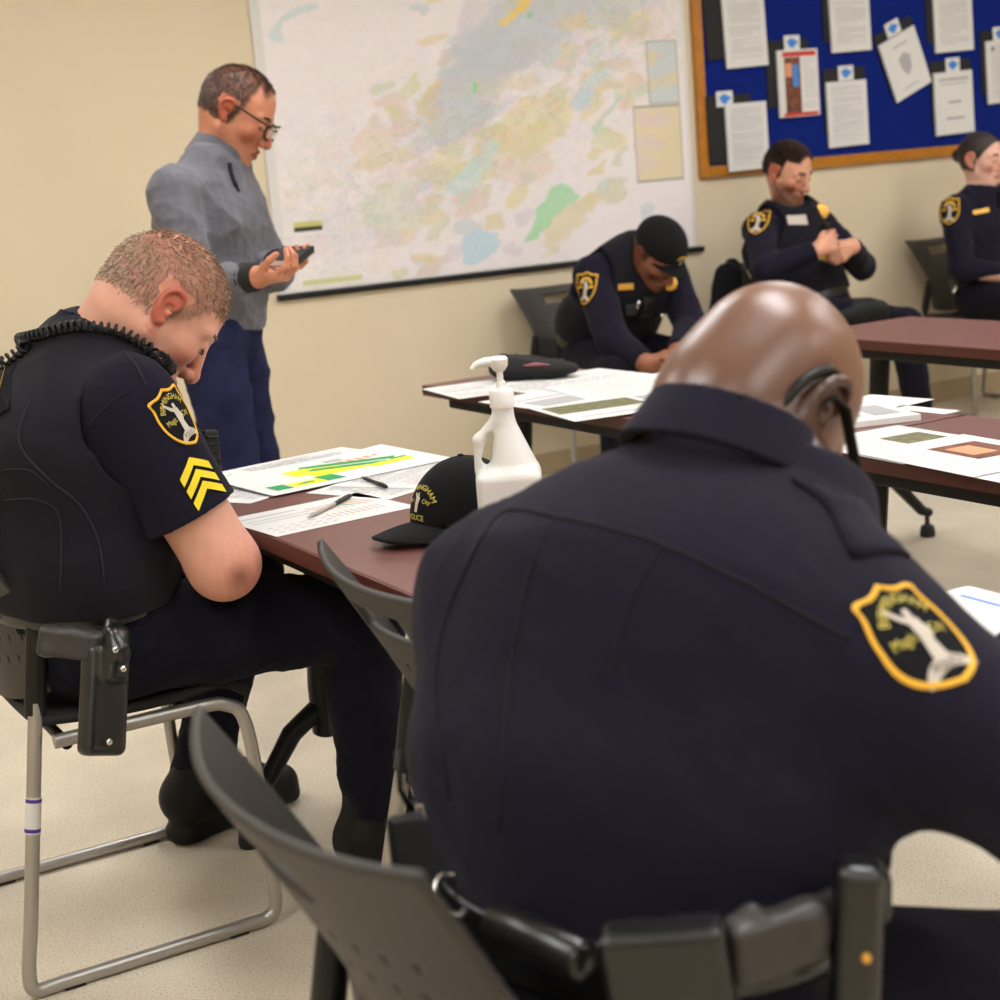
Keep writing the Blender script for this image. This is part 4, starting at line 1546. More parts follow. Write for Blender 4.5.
def f_col(tint, x, y, z, n):
    # greyer stubble ring round the back and sides of the shaved head
    tint(.30 * np.clip((.045 - z) / .03, 0, 1) * np.clip((.035 - x) / .02, 0, 1) * (z > -.07), srgb(84, 58, 48))
    # white beard on cheek and jaw
    m = np.clip((-.018 - z) / .015, 0, 1) * (x > .012) * (z > -.125) * (1 - ((x > .08) & (np.abs(y) < .022) & (np.abs(z + .068) < .012)))
    tint(.45 * m, srgb(150, 140, 132))


froot, F = person('bald seated man from behind in a navy long sleeve shirt, nearest to the camera', F, .0042, (122, 84, 66), .31, .75, .04,
                  head=dict(ear=1.08, neck=(.078, .096), wide=.99, flush=srgb(140, 88, 70), lips=srgb(104, 62, 54), col=f_col, brow=False, down=True),
                  hair=dict(dens=lambda x, y, z: np.clip((-.022 - z) / .012, 0, 1) * (x > .022) * (z > -.120) * (1 - ((x > .078) & (np.abs(y) < .026) & (np.abs(z + .068) < .014))) * .9,
                            scalp=(.25, srgb(120, 100, 90)), n=6000, len=.007, lift=.7, mess=.4, w=.0005, mat=M['hair'], colors=[(222, 216, 208), (190, 182, 174), (120, 108, 100), (236, 232, 226)],
                            flow=lambda B, q, R: -R[2] + .3 * R[0], seed=2))
froot.children[1].name = 'beard'
e = .016
shirt = torso_prims(F, e, .06)
shirt += [rc(V3(.74, 1.18, .64), V3(.75, 1.2, .74), .11, .11, .05), rc(F['shL'], (.76, 1.36, .74), .095, .12, .06), rc(F['shR'], (.84, 1.13, .74), .085, .105, .06)]
for q in 'LR':
    shirt += arm_prims(F, q, .017, k=.06)
hx = unit(V3(F['head']) - V3(F['N']))
BELT_P, BELT_N = V3(.76, 1.2, .645), unit((-.10, 0, 1))
shirt += [cut(V3(F['N']) + hx * .050, hx, .012), cut(BELT_P - BELT_N * .03, -BELT_N, .01),
          cut(V3(F['wrR']) - unit(V3(F['wrR']) - V3(F['elR'])) * .02, V3(F['wrR']) - V3(F['elR']), .004)]
shirt += [wrinkle(11, .004, 11, 5), wrinkle(12, .0018, 34, 6)]
so, sV, sQ = wear(F, 'shirt', shirt, .0055, M['navy'])
tr = torso_prims(F, .018, .05)[:2] + leg_prims(F, 'L', .018) + leg_prims(F, 'R', .018)
tr += [cut(BELT_P + BELT_N * .01, BELT_N, .004), wrinkle(13, .006, 20)]
to_, tV, tQ = wear(F, 'trousers', tr, .007, M['navytrouser'])
boots(F)
F['N_'] = F['N']
F['N'] = V3((0.951, 1.272, 1.019))
collar(F, M['navy'], .084, .104, .058, th=.008, axis=unit(V3(.50, .12, .85)))
F['N'] = F['N_']
bv = surf(sV, sQ)
fl = unit(V3(F['shL']) - V3(F['shR']))
M['seamnavy'] = mat('seam thread', (0.006, 0.0055, 0.009), .9)
nb = unit(V3(-.62, -.55, .35))
yk = [(0.673, 1.342, 0.913), (0.727, 1.330, 0.990), (0.777, 1.301, 0.983), (0.822, 1.214, 0.966), (0.859, 1.129, 0.936), (0.904, 1.035, 0.890)]
seam(bv, yk, None, M['seamnavy'], so, .0028)
seam(bv, [(0.742, 1.264, 0.991), (0.682, 1.223, 0.925), (0.645, 1.193, 0.856), (0.619, 1.181, 0.744)], None, M['seamnavy'], so, .0028)
seam(bv, [(0.831, 1.208, 0.961), (0.770, 1.175, 0.926), (0.725, 1.151, 0.866)], None, M['seamnavy'], so, .0022)
seam(bv, [(0.704, 1.337, 0.963), (0.643, 1.299, 0.908), (0.622, 1.293, 0.836), (0.618, 1.274, 0.743)], None, M['seamnavy'], so, .0022)
# epaulettes with a silver button
def epaulette(J, bvh, sh, N, root, w=.026):
    ax = unit(V3(N) - V3(sh))
    pts = []
    a0, a1 = V3(sh) + V3(0, 0, .05), V3(sh) * .28 + V3(N) * .72 + V3(0, 0, .05)
    d = unit(a1 - a0)
    s = unit(np.cross(d, (0, 0, 1)))
    n_ = 14
    rows = []
    for i in range(n_ + 1):
        t = i / n_
        hw = w * (1 - .15 * t) * (1 if t < .9 else math.sqrt(max(0, 1 - ((t - .9) / .1) ** 2)) * .75 + .25)
        for b in (-1, -.5, 0, .5, 1):
            rows.append(a0 + (a1 - a0) * t + s * b * hw)
    P = stick(bvh, a0, V3(0, 0, 1), rows, .006)
    f = [(i * 5 + j, i * 5 + j + 1, i * 5 + j + 6, i * 5 + j + 5) for i in range(n_) for j in range(4)]
    o = add_mesh('epaulette', P, f, M['navy'], root)
    md = o.modifiers.new('thick', 'SOLIDIFY')
    md.thickness = .004
    bt = MB()
    bt.lathe([(.0065, 0), (.006, .002), (.003, .0035)], P[5 * 12 + 2] + V3(0, 0, .0005) - world_loc(o), n=14)
    bt.build('button', M['chrome'], o, smooth=True)
    return o


epaulette(F, bv, F['shR'], F['N'], so)
epaulette(F, bv, F['shL'], F['N'], so)
aR = unit(V3(F['shR']) - V3(F['elR']))
shield_patch(bv, (0.946, 0.972, 0.917), unit(V3(.30, -.50, .62)), aR, .072, .112, so)

# duty belt and what hangs on it
bl = torso_prims(F, .024, .05)[:2] + [fun('i', lambda P: np.abs((P - BELT_P) @ BELT_N) - .027, .004)]
be, bV_, bQ_ = wear(F, 'duty_belt', bl, .005, M['leather'])
def on_belt(px3, n, off):
    return stick(surf(bV_, bQ_), px3, n, [V3(px3)], off)[0]
nB = unit(V3(-.54, -.75, .30))
c0, c1 = V3((0.591, 1.157, 0.675)), V3((0.615, 1.039, 0.675))
ribbon_tube('glove_pouch', [c0, c0 * .95 + c1 * .05, c1 * .95 + c0 * .05, c1], [.012, .019, .019, .013], M['leather'], be, 16)
gear_box(F, 'magazine_pouch', (0.653, 0.978, 0.681), axes((0.687, 0.955, 0.686) - V3((0.625, 1.005, 0.679)), (-.1, 0, 1)), (.050, .020, .042), .007, M['leather'], be)
hol = [rbox((0.808, 0.932, 0.672), axes((-.08, .02, -1), (-.55, -.75, .0)), (.075, .020, .024), .012), rbox((0.858, 0.967, 0.690), axes((-.05, 0, -1), (-.55, -.75, 0)), (.022, .016, .018), .008, .012)]
V_, Q_ = mesh_sdf(hol, .003, 0)
ho = add_mesh('holster', V_, Q_, M['leather'], be)
gp = [rbox((0.740, 0.951, 0.690), axes(V3((0.709, 0.956, 0.692)) - V3((0.793, 0.946, 0.694)), (0, 0, 1)), (.045, .015, .026), .009), rc((0.710, 0.964, 0.704), (0.724, 0.959, 0.715), .011, .010, .01), rc((0.769, 0.948, 0.696), (0.813, 0.958, 0.696), .018, .016, .012)]
V_, Q_ = mesh_sdf(gp, .0025, 0)
add_mesh('pistol_grip', V_, Q_, M['gunmetal'], ho)
b_ = MB()
b_.lathe([(.004, 0), (.004, .003), (.001, .004)], V3((0.798, 0.909, 0.674)) - world_loc(ho), unit(V3(-.5, -.75, .2)), 10)
b_.build('snap', M['goldmetal'], ho, smooth=True)
# radio with antenna, cuffs at the left hip
ra = axes(V3((0.605, 1.318, 0.650)) - V3((0.612, 1.338, 0.704)), (-.5, -.8, .2))
rd = gear_box(F, 'radio', (0.610, 1.329, 0.657), ra, (.055, .030, .020), .008, M['blackplastic'], be)
ribbon_tube('antenna', [(0.613, 1.350, 0.708), (0.606, 1.359, 0.730), (0.611, 1.365, 0.767)], [.0035, .003, .0045], M['blackplastic'], rd)
for px in ((0.619, 1.336, 0.713), (0.631, 1.332, 0.721), (0.621, 1.328, 0.707)):
    k = MB()
    k.lathe([(.007, -.008), (.008, .004), (.006, .008)], V3(px) - world_loc(rd), (-.1, .1, 1), 12)
    k.build('knob', M['chrome'], rd, smooth=True)
k = MB()
cen = V3((0.608, 1.259, 0.656))
e1, e2 = unit(V3((0.620, 1.251, 0.650)) - cen), V3(0, 0, 1) * .45 + V3(.5, .75, 0) * .6
k.tube([cen + .020 * (math.cos(a) * e1 + math.sin(a) * unit(e2)) for a in np.linspace(0, 2 * PI, 28, endpoint=False)], .0032, 8, closed=True)
add_mesh('handcuff_ring', np.array(k.v), k.f, M['chrome'], be)

# glasses on the bald man: temple behind the ear, frame and lens by the cheek
HL = lambda x, y, z: HEADF + 1.09 * (RF[0] * x + RF[1] * y + RF[2] * z)
gl = MB()
for q in (-1, 1):
    gl.tube([HL(-.030, q * .080, -.020), HL(-.018, q * .083, .020), HL(.0, q * .086, .026), HL(.05, q * .084, .018), HL(.108, q * .078, .012)], [.0045, .006, .0075, .0078, .0078], 8, flat=.5)
    rim = [HL(.118 - .010 * abs(a_) ** 2 * .3, q * .040 + .034 * math.cos(t_), .000 + .024 * math.sin(t_)) for t_ in np.linspace(0, 2 * PI, 24, endpoint=False) for a_ in [math.cos(t_)]]
    gl.tube(rim, .0028, 8, closed=True)
gl.tube([HL(.119, -.008, .006), HL(.123, 0, .010), HL(.119, .008, .006)], .0028, 8)
go = add_mesh('glasses', np.array(gl.v), gl.f, M['blackplastic'], froot)
for q in (-1, 1):
    gg = [HL(.1175, q * .040 + .032 * math.cos(t_), .022 * math.sin(t_)) for t_ in np.linspace(0, 2 * PI, 24, endpoint=False)]
    add_mesh('lens', np.array(gg), [tuple(range(24))], M['lens'], go)

ribbon_tube('earpiece', catmull([HL(-.018, -.078, .044), HL(-.040, -.078, .032), HL(-.050, -.075, .004), HL(-.046, -.072, -.026), HL(-.032, -.068, -.044)], 4), [.0035] * 4 + [.0055] * 8 + [.0035] * 5, M['blackplastic'], froot)

# ---------------------------------------------------------------- the sergeant at the left, bowed over his lap
RL = yawpitch(0, 52, 0)
S = dict(P=(.67, 2.80, .575), W=(.665, 2.80, .72), C=(.68, 2.80, .90), N=(.745, 2.80, 1.035),
         hipL=(.69, 2.90, .575), hipR=(.69, 2.70, .575), knL=(1.07, 3.08, .555), knR=(1.13, 2.64, .535), anL=(.93, 3.12, .11), anR=(1.13, 2.665, .11), toeL=(1.14, 3.18, .04), toeR=(1.30, 2.66, .04),
         shL=(.70, 2.99, .985), shR=(.745, 2.62, .985), elL=(.80, 3.04, .70), elR=(.858, 2.565, .70), wrL=(.90, 2.92, .655), wrR=(.925, 2.79, .665),
         head=V3((0.847, 2.657, 1.125)) + V3(.004, .085, 0), R=RL, hs=1.13,
         girth=(.125, .130, .135, .080), wide=(1.35, 1.35, 1.35, 1.4), leg=(.092, .066, .045), arm=(.066, .060, .036))
S['handR'] = (V3(.25, .6, -.45), V3(-.5, .3, .6), (.7, .8, .8, .8), 1.0, (.5, .4))
S['handL'] = (V3(.3, -.5, -.4), V3(-.6, 0, .6), (.7, .8, .8, .8), 1.0, (.5, .4))


def s_dens(x, y, z):
    back = np.clip((z + .028 - .8 * np.clip(x + .01, 0, 1)) / .012, 0, 1) * np.clip((.080 - x) / .02, 0, 1)
    side = np.clip((.048 - x - .5 * np.clip(.05 - z, 0, 1)) / .015, 0, 1)
    thin = 1 - .80 * np.exp(-(((x + .03) / .055) ** 2 + (y / .050) ** 2 + ((z - .125) / .05) ** 2))
    return back * np.where(z < .055, side, 1) * thin


def s_flow(B, q, R):
    return -R[2] * np.clip(.9 - q[:, 2:3] * 6, -.2, 1) + R[0] * np.clip(q[:, 2:3] * 8, 0, 1) + .2 * R[0]


def s_arm(V, C_):
    # weathered, reddish elbow with one small dark scab
    el = V3(S['elR'])
    d = np.linalg.norm(V - (el + V3(.03, -.045, -.035)), axis=1)
    n = np.sin(V @ V3(310, 90, 170)) * np.sin(V @ V3(-120, 260, 140))
    w = (np.clip(1.15 - d / .10, 0, 1) * (.55 + .15 * n))[:, None]
    C_[:] = C_ * (1 - w) + np.array(srgb(196, 112, 92)) * w
    w = (np.clip(1 - np.linalg.norm(V - V3((0.862, 2.501, 0.688)), axis=1) / .030, 0, 1) * .8)[:, None]
    C_[:] = C_ * (1 - w) + np.array(srgb(120, 66, 54)) * w


sroot, S = person('seated sergeant with grey cropped hair, looking down, bare forearm, dark vest', S, .0040, (216, 160, 138), .5, .4, .04,
                  head=dict(ear=.86, neck=(.072, .084), wide=1.0, flush=srgb(212, 132, 114), lips=srgb(176, 100, 92), brow=True, browmat=mat('sandy brow hair', srgb(130, 98, 76), .8),
                            stubble=(.25, srgb(150, 120, 110)), bodycol=s_arm),
                  hair=dict(dens=s_dens, scalp=(.45, srgb(168, 130, 112)), n=16000, len=.010, lift=.35, mess=.30, w=.00045, mat=M['hair'],
                            colors=[(168, 142, 118), (190, 168, 146), (140, 116, 96), (206, 188, 170), (122, 102, 86)], flow=s_flow, seed=4))
nx_ = unit(V3(S['head']) - V3(S['N']))
sl = unit(V3(S['elR']) - V3(S['shR']))
sl2 = unit(V3(S['elL']) - V3(S['shL']))
sh = torso_prims(S, .014, .05)
for q in 'LR':
    a, b = V3(S['sh' + q]), V3(S['el' + q])
    sh += [rc(a, a + (b - a) * .78, .084, .080, .05)]
sh += [neckhole(S, nx_, .02), cut((.6, 2.8, .60), (0, 0, -1), .01), wrinkle(21, .004, 18, 5), wrinkle(22, .002, 45, 6)]
# sleeve hems
def hem(el, shd, frac):
    el, shd = V3(el), V3(shd)
    c, ax = shd + (el - shd) * frac, unit(el - shd)
    return fun('i', (lambda P: np.where(np.linalg.norm(P - c - ax * .06, axis=1) < .16, (P - c) @ ax, -1.0)), .0)
sh += [hem(S['elR'], S['shR'], .68), hem(S['elL'], S['shL'], .68)]
so, sV, sQ = wear(S, 'shirt', sh, .0045, M['navy'])
tr = torso_prims(S, .018, .05)[:1] + leg_prims(S, 'L', .016) + leg_prims(S, 'R', .016)
tr += [cut((0, 0, .66), (0, 0, 1), .01), wrinkle(23, .006, 22, 6), wrinkle(24, .0035, 48, 6),
       cut((0, 0, .075), (0, 0, -1), .0)]
to_, tV, tQ = wear(S, 'trousers', tr, .0055, M['navytrouser'])
boots(S, cell=.005)
ve = torso_prims(S, .034, .05)
ve += [sp(V3(S['shR']) + V3(.02, -.02, -.03), .112, .012, 's'), sp(V3(S['shL']) + V3(.02, .02, -.03), .112, .012, 's'),
       neckhole(S, nx_, -.01, .095), cut((.6, 2.8, .64), (-.05, 0, -1), .008), wrinkle(25, .003, 26, 5)]
vo, vV, vQ = wear(S, 'vest', ve, .005, M['vest'])
S['N_'] = S['N']
S['N'] = V3(.745, 2.80, 1.058)
collar(S, M['navy'], .082, .106, .066, th=.008, axis=unit(V3(.50, 0, .85)))
S['N'] = S['N_']
bs, bv_, bt_ = surf(sV, sQ), surf(vV, vQ), surf(tV, tQ)
# shoulder patch and the three yellow chevrons
nS = unit(V3(.22, -.93, .22))
shield_patch(bs, (0.794, 2.577, 0.958), nS, unit(-sl + V3(-.10, 0, 0)), .084, .104, so)
O = V3((0.818, 2.539, 0.849))
up = unit(-sl - nS * np.dot(-sl, nS))
ex = np.cross(up, nS)
fld = stick(bs, O, nS, [O + ex * x + up * y for x, y in ((-.036, -.046), (0, -.022), (.036, -.046), (.036, .020), (0, .046), (-.036, .020))], .002)
fo = add_mesh('chevron_patch', fld, [(0, 1, 4, 5), (1, 2, 3, 4)], M['patchblack'], so, smooth=False)
for i in range(3):
    y0 = -.036 + .0225 * i
    for sg in (-1, 1):
        n_ = 6
        rows = []
        for j in range(n_ + 1):
            t = j / n_
            rows += [O + ex * (sg * .033 * t) + up * (y0 + .024 * (1 - t)), O + ex * (sg * .033 * t) + up * (y0 + .024 * (1 - t) + .0150)]
        P = stick(bs, O, nS, rows, .0032)
        add_mesh('chevron', P, [(2 * j, 2 * j + 1, 2 * j + 3, 2 * j + 2) for j in range(n_)], M['chevron'], fo, smooth=False)
seam(bs, [(0.751, 2.628, 1.074), (0.765, 2.615, 1.050), (0.774, 2.602, 1.016)], None, mat('shirt seam', (0.020, 0.018, 0.028), .9), so, .003)
seam(bs, [(0.746, 2.616, 1.008), (0.720, 2.627, 0.994), (0.689, 2.637, 0.967), (0.663, 2.644, 0.937), (0.646, 2.643, 0.889)], None, M['seamnavy'], so, .003)
piping = mat('vest piping', (0.030, 0.028, 0.038), .8, spec=.2)
seam(bv_, [(0.589, 2.634, 1.015), (0.566, 2.635, 0.969), (0.566, 2.627, 0.934), (0.595, 2.600, 0.886), (0.630, 2.570, 0.842), (0.646, 2.548, 0.784), (0.644, 2.535, 0.719)], None, piping, vo, .003)
seam(bv_, [(0.527, 2.631, 0.860), (0.575, 2.604, 0.855), (0.598, 2.583, 0.821), (0.579, 2.568, 0.709)], None, piping, vo, .0025)
seam(bv_, [(0.533, 2.639, 0.908), (0.569, 2.618, 0.904), (0.593, 2.599, 0.876)], None, piping, vo, .0025)
# coiled microphone cord over the shoulder
path = catmull([(0.565, 2.803, 1.088), (0.632, 2.769, 1.098), (0.702, 2.733, 1.109), (0.760, 2.699, 1.096), (0.793, 2.650, 1.067), (0.819, 2.628, 1.035)], 12)
path = laid(surf(np.concatenate([sV, vV]), np.concatenate([sQ, vQ + len(sV)])), path, .012)
cl_ = np.concatenate([[0], np.cumsum(np.linalg.norm(np.diff(path, axis=0), axis=1))])
tt = np.linspace(0, cl_[-1], 620)
pc = np.stack([np.interp(tt, cl_, path[:, i]) for i in range(3)], 1)
tg = np.gradient(pc, axis=0)
tg /= np.linalg.norm(tg, axis=1, keepdims=True)
n1 = np.cross(tg, V3(0, 0, 1))
n1 /= np.linalg.norm(n1, axis=1, keepdims=True)
n2 = np.cross(tg, n1)
ph = tt / .0125 * 2 * PI
hel = pc + .0085 * (np.cos(ph)[:, None] * n1 + np.sin(ph)[:, None] * n2)
ribbon_tube('microphone_cord', hel, .0030, M['blackplastic'], vo, 6)
# yellow lettered panel on the back of the vest, radio on the chest
O = V3((0.552, 2.659, 1.038))
pa = laid(bv_, [(0.503, 2.701, 1.101), (0.586, 2.651, 1.080), (0.558, 2.648, 1.002), (0.474, 2.697, 1.018)], .006)
po = add_mesh('name_panel', pa, [(0, 1, 2, 3)], M['patchblack'], vo, smooth=False)
pb = laid(bv_, [(0.506, 2.695, 1.085), (0.569, 2.658, 1.074), (0.564, 2.658, 1.061), (0.501, 2.695, 1.071)], .008)
add_mesh('lettering', pb, [(0, 1, 2, 3)], M['chevron'], po, smooth=False)
pb = laid(bv_, [(0.502, 2.692, 1.059), (0.559, 2.658, 1.049), (0.554, 2.658, 1.038), (0.497, 2.691, 1.047)], .008)
add_mesh('lettering', pb, [(0, 1, 2, 3)], M['chevron'], po, smooth=False)
ra = axes(V3((0.900, 2.697, 0.819)) - V3((0.907, 2.712, 0.903)), (.3, -.9, 0))
rd = gear_box(S, 'radio', (0.901, 2.706, 0.861), ra, (.050, .016, .016), .004, M['blackplastic'], vo)
for i in range(6):
    k = V3((0.901, 2.706, 0.861)) + ra[0] * (-.036 + .013 * i) + ra[2] * .016
    gear_box(S, 'rib', k, ra, (.0025, .014, .003), .001, M['blackmetal'], rd)
# holster with the pistol at the hip
bl = torso_prims(S, .030, .05)[:1] + [fun('i', lambda P: np.abs(P[:, 2] - .650) - .026, .004)]
be, _, _ = wear(S, 'duty_belt', bl, .006, M['leather'])
hx_ = unit(V3((0.595, 2.480, 0.472)) - V3((0.630, 2.516, 0.608)))
ha = axes(hx_, (.3, -.95, 0))
hol = [rbox((0.608, 2.499, 0.532), ha, (.090, .040, .019), .014), rbox((0.635, 2.500, 0.602), ha, (.045, .022, .020), .012, .015), rc((0.643, 2.518, 0.647), (0.641, 2.488, 0.612), .014, .020, .01)]
V_, Q_ = mesh_sdf(hol, .0028, 0)
ho = add_mesh('holster', V_, Q_, M['leather'], be)
for p in ((0.629, 2.467, 0.619), (0.636, 2.461, 0.587), (0.596, 2.452, 0.476)):
    b_ = MB()
    b_.lathe([(.0052, -.004), (.0052, .002), (.003, .0035), (.0008, .0036)], V3(p) - world_loc(ho), unit(V3(.24, -.95, .1)), 12)
    b_.build('screw', M['chrome'], ho, smooth=True)
ga = axes(V3((0.605, 2.511, 0.628)) - V3((0.540, 2.539, 0.646)), (.3, -.95, 0))
gp = [rbox((0.570, 2.525, 0.628), ga, (.048, .022, .014), .008), rc((0.543, 2.540, 0.655), (0.576, 2.526, 0.646), .010, .010, .008), rc((0.575, 2.526, 0.645), (0.620, 2.515, 0.630), .012, .014, .010), sp((0.538, 2.535, 0.624), .012, .008)]
V_, Q_ = mesh_sdf(gp, .0025, 0)
add_mesh('pistol_grip', V_, Q_, M['gunmetal'], ho)

# ---------------------------------------------------------------- the standing man in the grey sweater
RM = yawpitch(-32, 34, 0)
T = dict(P=(1.600, 4.575, .93), W=(1.600, 4.575, 1.07), C=(1.612, 4.565, 1.25), N=(1.650, 4.550, 1.40),
         hipL=(1.66, 4.65, .90), hipR=(1.545, 4.49, .90), knL=(1.69, 4.645, .50), knR=(1.56, 4.475, .50), anL=(1.66, 4.675, .09), anR=(1.53, 4.495, .09), toeL=(1.80, 4.575, .035), toeR=(1.67, 4.395, .035),
         shL=(1.735, 4.70, 1.345), shR=(1.470, 4.435, 1.335), elL=(1.800, 4.60, 1.08), elR=(1.455, 4.325, 1.085), wrL=(1.703, 4.293, 1.118), wrR=(1.572, 4.126, 1.092),
         head=(1.702, 4.498, 1.543), R=RM, hs=1.09,
         girth=(.118, .130, .130, .076), wide=(1.38, 1.32, 1.38, 1.5), leg=(.090, .068, .050), arm=(.068, .052, .031))
T['handR'] = (unit(V3((1.629, 4.024, 1.090)) - V3((1.572, 4.126, 1.092))), V3(-.15, .55, .80), (.75, .85, .9, .9), 1.0, (.7, .5))
T['handL'] = (unit(V3((1.703, 4.159, 1.092)) - V3((1.703, 4.293, 1.118))), V3(-.2, -.35, .9), (.6, .65, .7, .7), 1.0, (.8, .5))


def t_dens(x, y, z):
    top = np.clip((z - .060 + .9 * np.clip(np.abs(x - .02) - .05, -.1, 1) * (x > .02)) / .012, 0, 1) * np.clip((.066 - x) / .015, 0, 1)
    sides = np.clip((z + .030) / .012, 0, 1) * np.clip((.020 - x + .2 * z) / .012, 0, 1)
    return np.maximum(top, sides)


troot, T = person('standing man in glasses and a grey quarter zip sweater, reading from a small book', T, .005, (206, 138, 108), .45, .45, .08,
                  head=dict(ear=.86, flush=srgb(204, 126, 98), lips=srgb(150, 84, 76), neck=(.060, .068), browmat=M['brow'], stubble=(.22, srgb(120, 92, 80))),
                  hair=dict(dens=t_dens, scalp=(.75, srgb(84, 66, 56)), n=9000, len=.010, lift=.5, mess=.3, w=.0009, mat=M['hair'],
                            colors=[(60, 48, 42), (80, 66, 58), (48, 38, 34), (104, 92, 84)], flow=lambda B, q, R: -R[2] * .8 + R[0] * np.clip(q[:, 2:3] * 10, 0, 1), seed=5))
nt_ = unit(V3(T['head']) - V3(T['N']))
sw = torso_prims(T, .020, .05)
for q in 'LR':
    sw += arm_prims(T, q, .014)
    w_, e_ = V3(T['wr' + q]), V3(T['el' + q])
    sw.append(fun('i', (lambda P, w_=w_, e_=e_: np.where(np.linalg.norm(P - w_, axis=1) < .10, (P - w_ + unit(w_ - e_) * .035) @ unit(w_ - e_), -1.0)), 0))
sw += [neckhole(T, nt_, .03), cut((0, 0, .915), (0, 0, -1), .012), wrinkle(31, .013, 17, 6), wrinkle(32, .005, 44, 6)]
swo, wV, wQ = wear(T, 'sweater', sw, .006, M['sweater'])
tr = torso_prims(T, .010, .05)[:1] + leg_prims(T, 'L', .014) + leg_prims(T, 'R', .014) + [cut((0, 0, 1.0), (0, 0, 1), .01), cut((0, 0, .05), (0, 0, -1), 0), wrinkle(33, .012, 16, 6), wrinkle(34, .003, 44, 6)]
wear(T, 'jeans', tr, .007, M['jeans'])
boots(T, cell=.007)
cco, _, _ = collar(T, M['sweater'], .079, .098, .105, th=.010, axis=unit(V3(.46, -.28, .85)), cell=.004, tilt=V3(-.004, .002, .012))
cco.name = 'stand_collar'
for q in 'LR':
    w_, e_ = V3(T['wr' + q]), V3(T['el' + q])
    d = unit(w_ - e_)
    ribbon_tube('cuff', [w_ - d * .058, w_ - d * .050, w_ - d * .012, w_ - d * .004], [.040, .043, .040, .036], M['blackknit'], swo, 18)
zp = laid(surf(wV, wQ), catmull([(1.581, 4.275, 1.402), (1.581, 4.265, 1.361), (1.591, 4.250, 1.321)], 8), .003)
ribbon_tube('zipper', zp, [.007] * (len(zp) - 4) + [.004, .004, .003, .003], M['blackknit'], swo, 8)
HT = lambda x, y, z: V3(T['head']) + 1.09 * (RM[0] * x + RM[1] * y + RM[2] * z)
gl = MB()
for q in (-1, 1):
    gl.tube([HL_ for HL_ in (HT(-.012, q * .077, .022), HT(.02, q * .078, .024), HT(.105, q * .070, .018))], .0026, 8)
    rim = [HT(.112 - .012 * math.cos(t_) * math.cos(t_), q * .036 + .030 * math.cos(t_) * (1 if abs(math.sin(t_)) < .8 else .9), .004 + .021 * np.sign(math.sin(t_)) * abs(math.sin(t_)) ** .6) for t_ in np.linspace(0, 2 * PI, 28, endpoint=False)]
    gl.tube(rim, .0030, 8, closed=True)
gl.tube([HT(.111, -.008, .010), HT(.116, 0, .013), HT(.111, .008, .010)], .0026, 8)
go = add_mesh('glasses', np.array(gl.v), gl.f, M['blackplastic'], troot)
for q in (-1, 1):
    gg = [HT(.1085, q * .036 + .028 * math.cos(t_), .004 + .019 * math.sin(t_)) for t_ in np.linspace(0, 2 * PI, 24, endpoint=False)]
    add_mesh('lens', np.array(gg), [tuple(range(24))], M['lens'], go)
# the small black book in his hands
B0, B1, B2, B3 = [V3(p) for p in ((1.610, 4.115, 1.132), (1.712, 4.228, 1.160), (1.735, 4.143, 1.147), (1.634, 4.028, 1.116))]
bc = (B0 + B1 + B2 + B3) / 4
a1, a2 = unit(B1 - B0), unit(B2 - B1)
a2 = unit(a2 - a1 * np.dot(a1, a2))
bt = thing('notebook', 'small black notebook with white page edges held by the standing man', 'book', bc)
a3 = np.cross(a1, a2)
a3 = a3 if a3[2] > 0 else -a3
Rb = np.array([a1, a2, a3]).T
h1, h2 = np.linalg.norm(B1 - B0) / 2, np.linalg.norm(B2 - B1) / 2
h1, h2 = min(h1, .085), min(h2, .055)
MB().box((-h1 + .002, -h2 + .002, -.007), (h1 - .002, h2 - .002, .007), R=Rb).build('pages', M['paper'], bt)
b = MB()
b.box((-h1, -h2, .007), (h1, h2, .0095), R=Rb, bev=.0008)
b.box((-h1, -h2, -.0095), (h1, h2, -.007), R=Rb, bev=.0008)
b.box((-h1, h2 - .003, -.0095), (h1, h2, .0095), R=Rb, bev=.0008)
b.build('cover', M['seatfab'], bt)

# ---------------------------------------------------------------- the three figures along the back wall
def gunbelt(J, z=None, e=.028):
    bp, bn = V3(J['P']) * .55 + V3(J['W']) * .45, unit(V3(J['W']) - V3(J['P']))
    b, V, Q = wear(J, 'duty_belt', torso_prims(J, e, .05)[:1] + [fun('i', lambda P: np.abs((P - bp) @ bn) - .028, .004)], .008, M['leather'])
    return b, surf(V, Q)


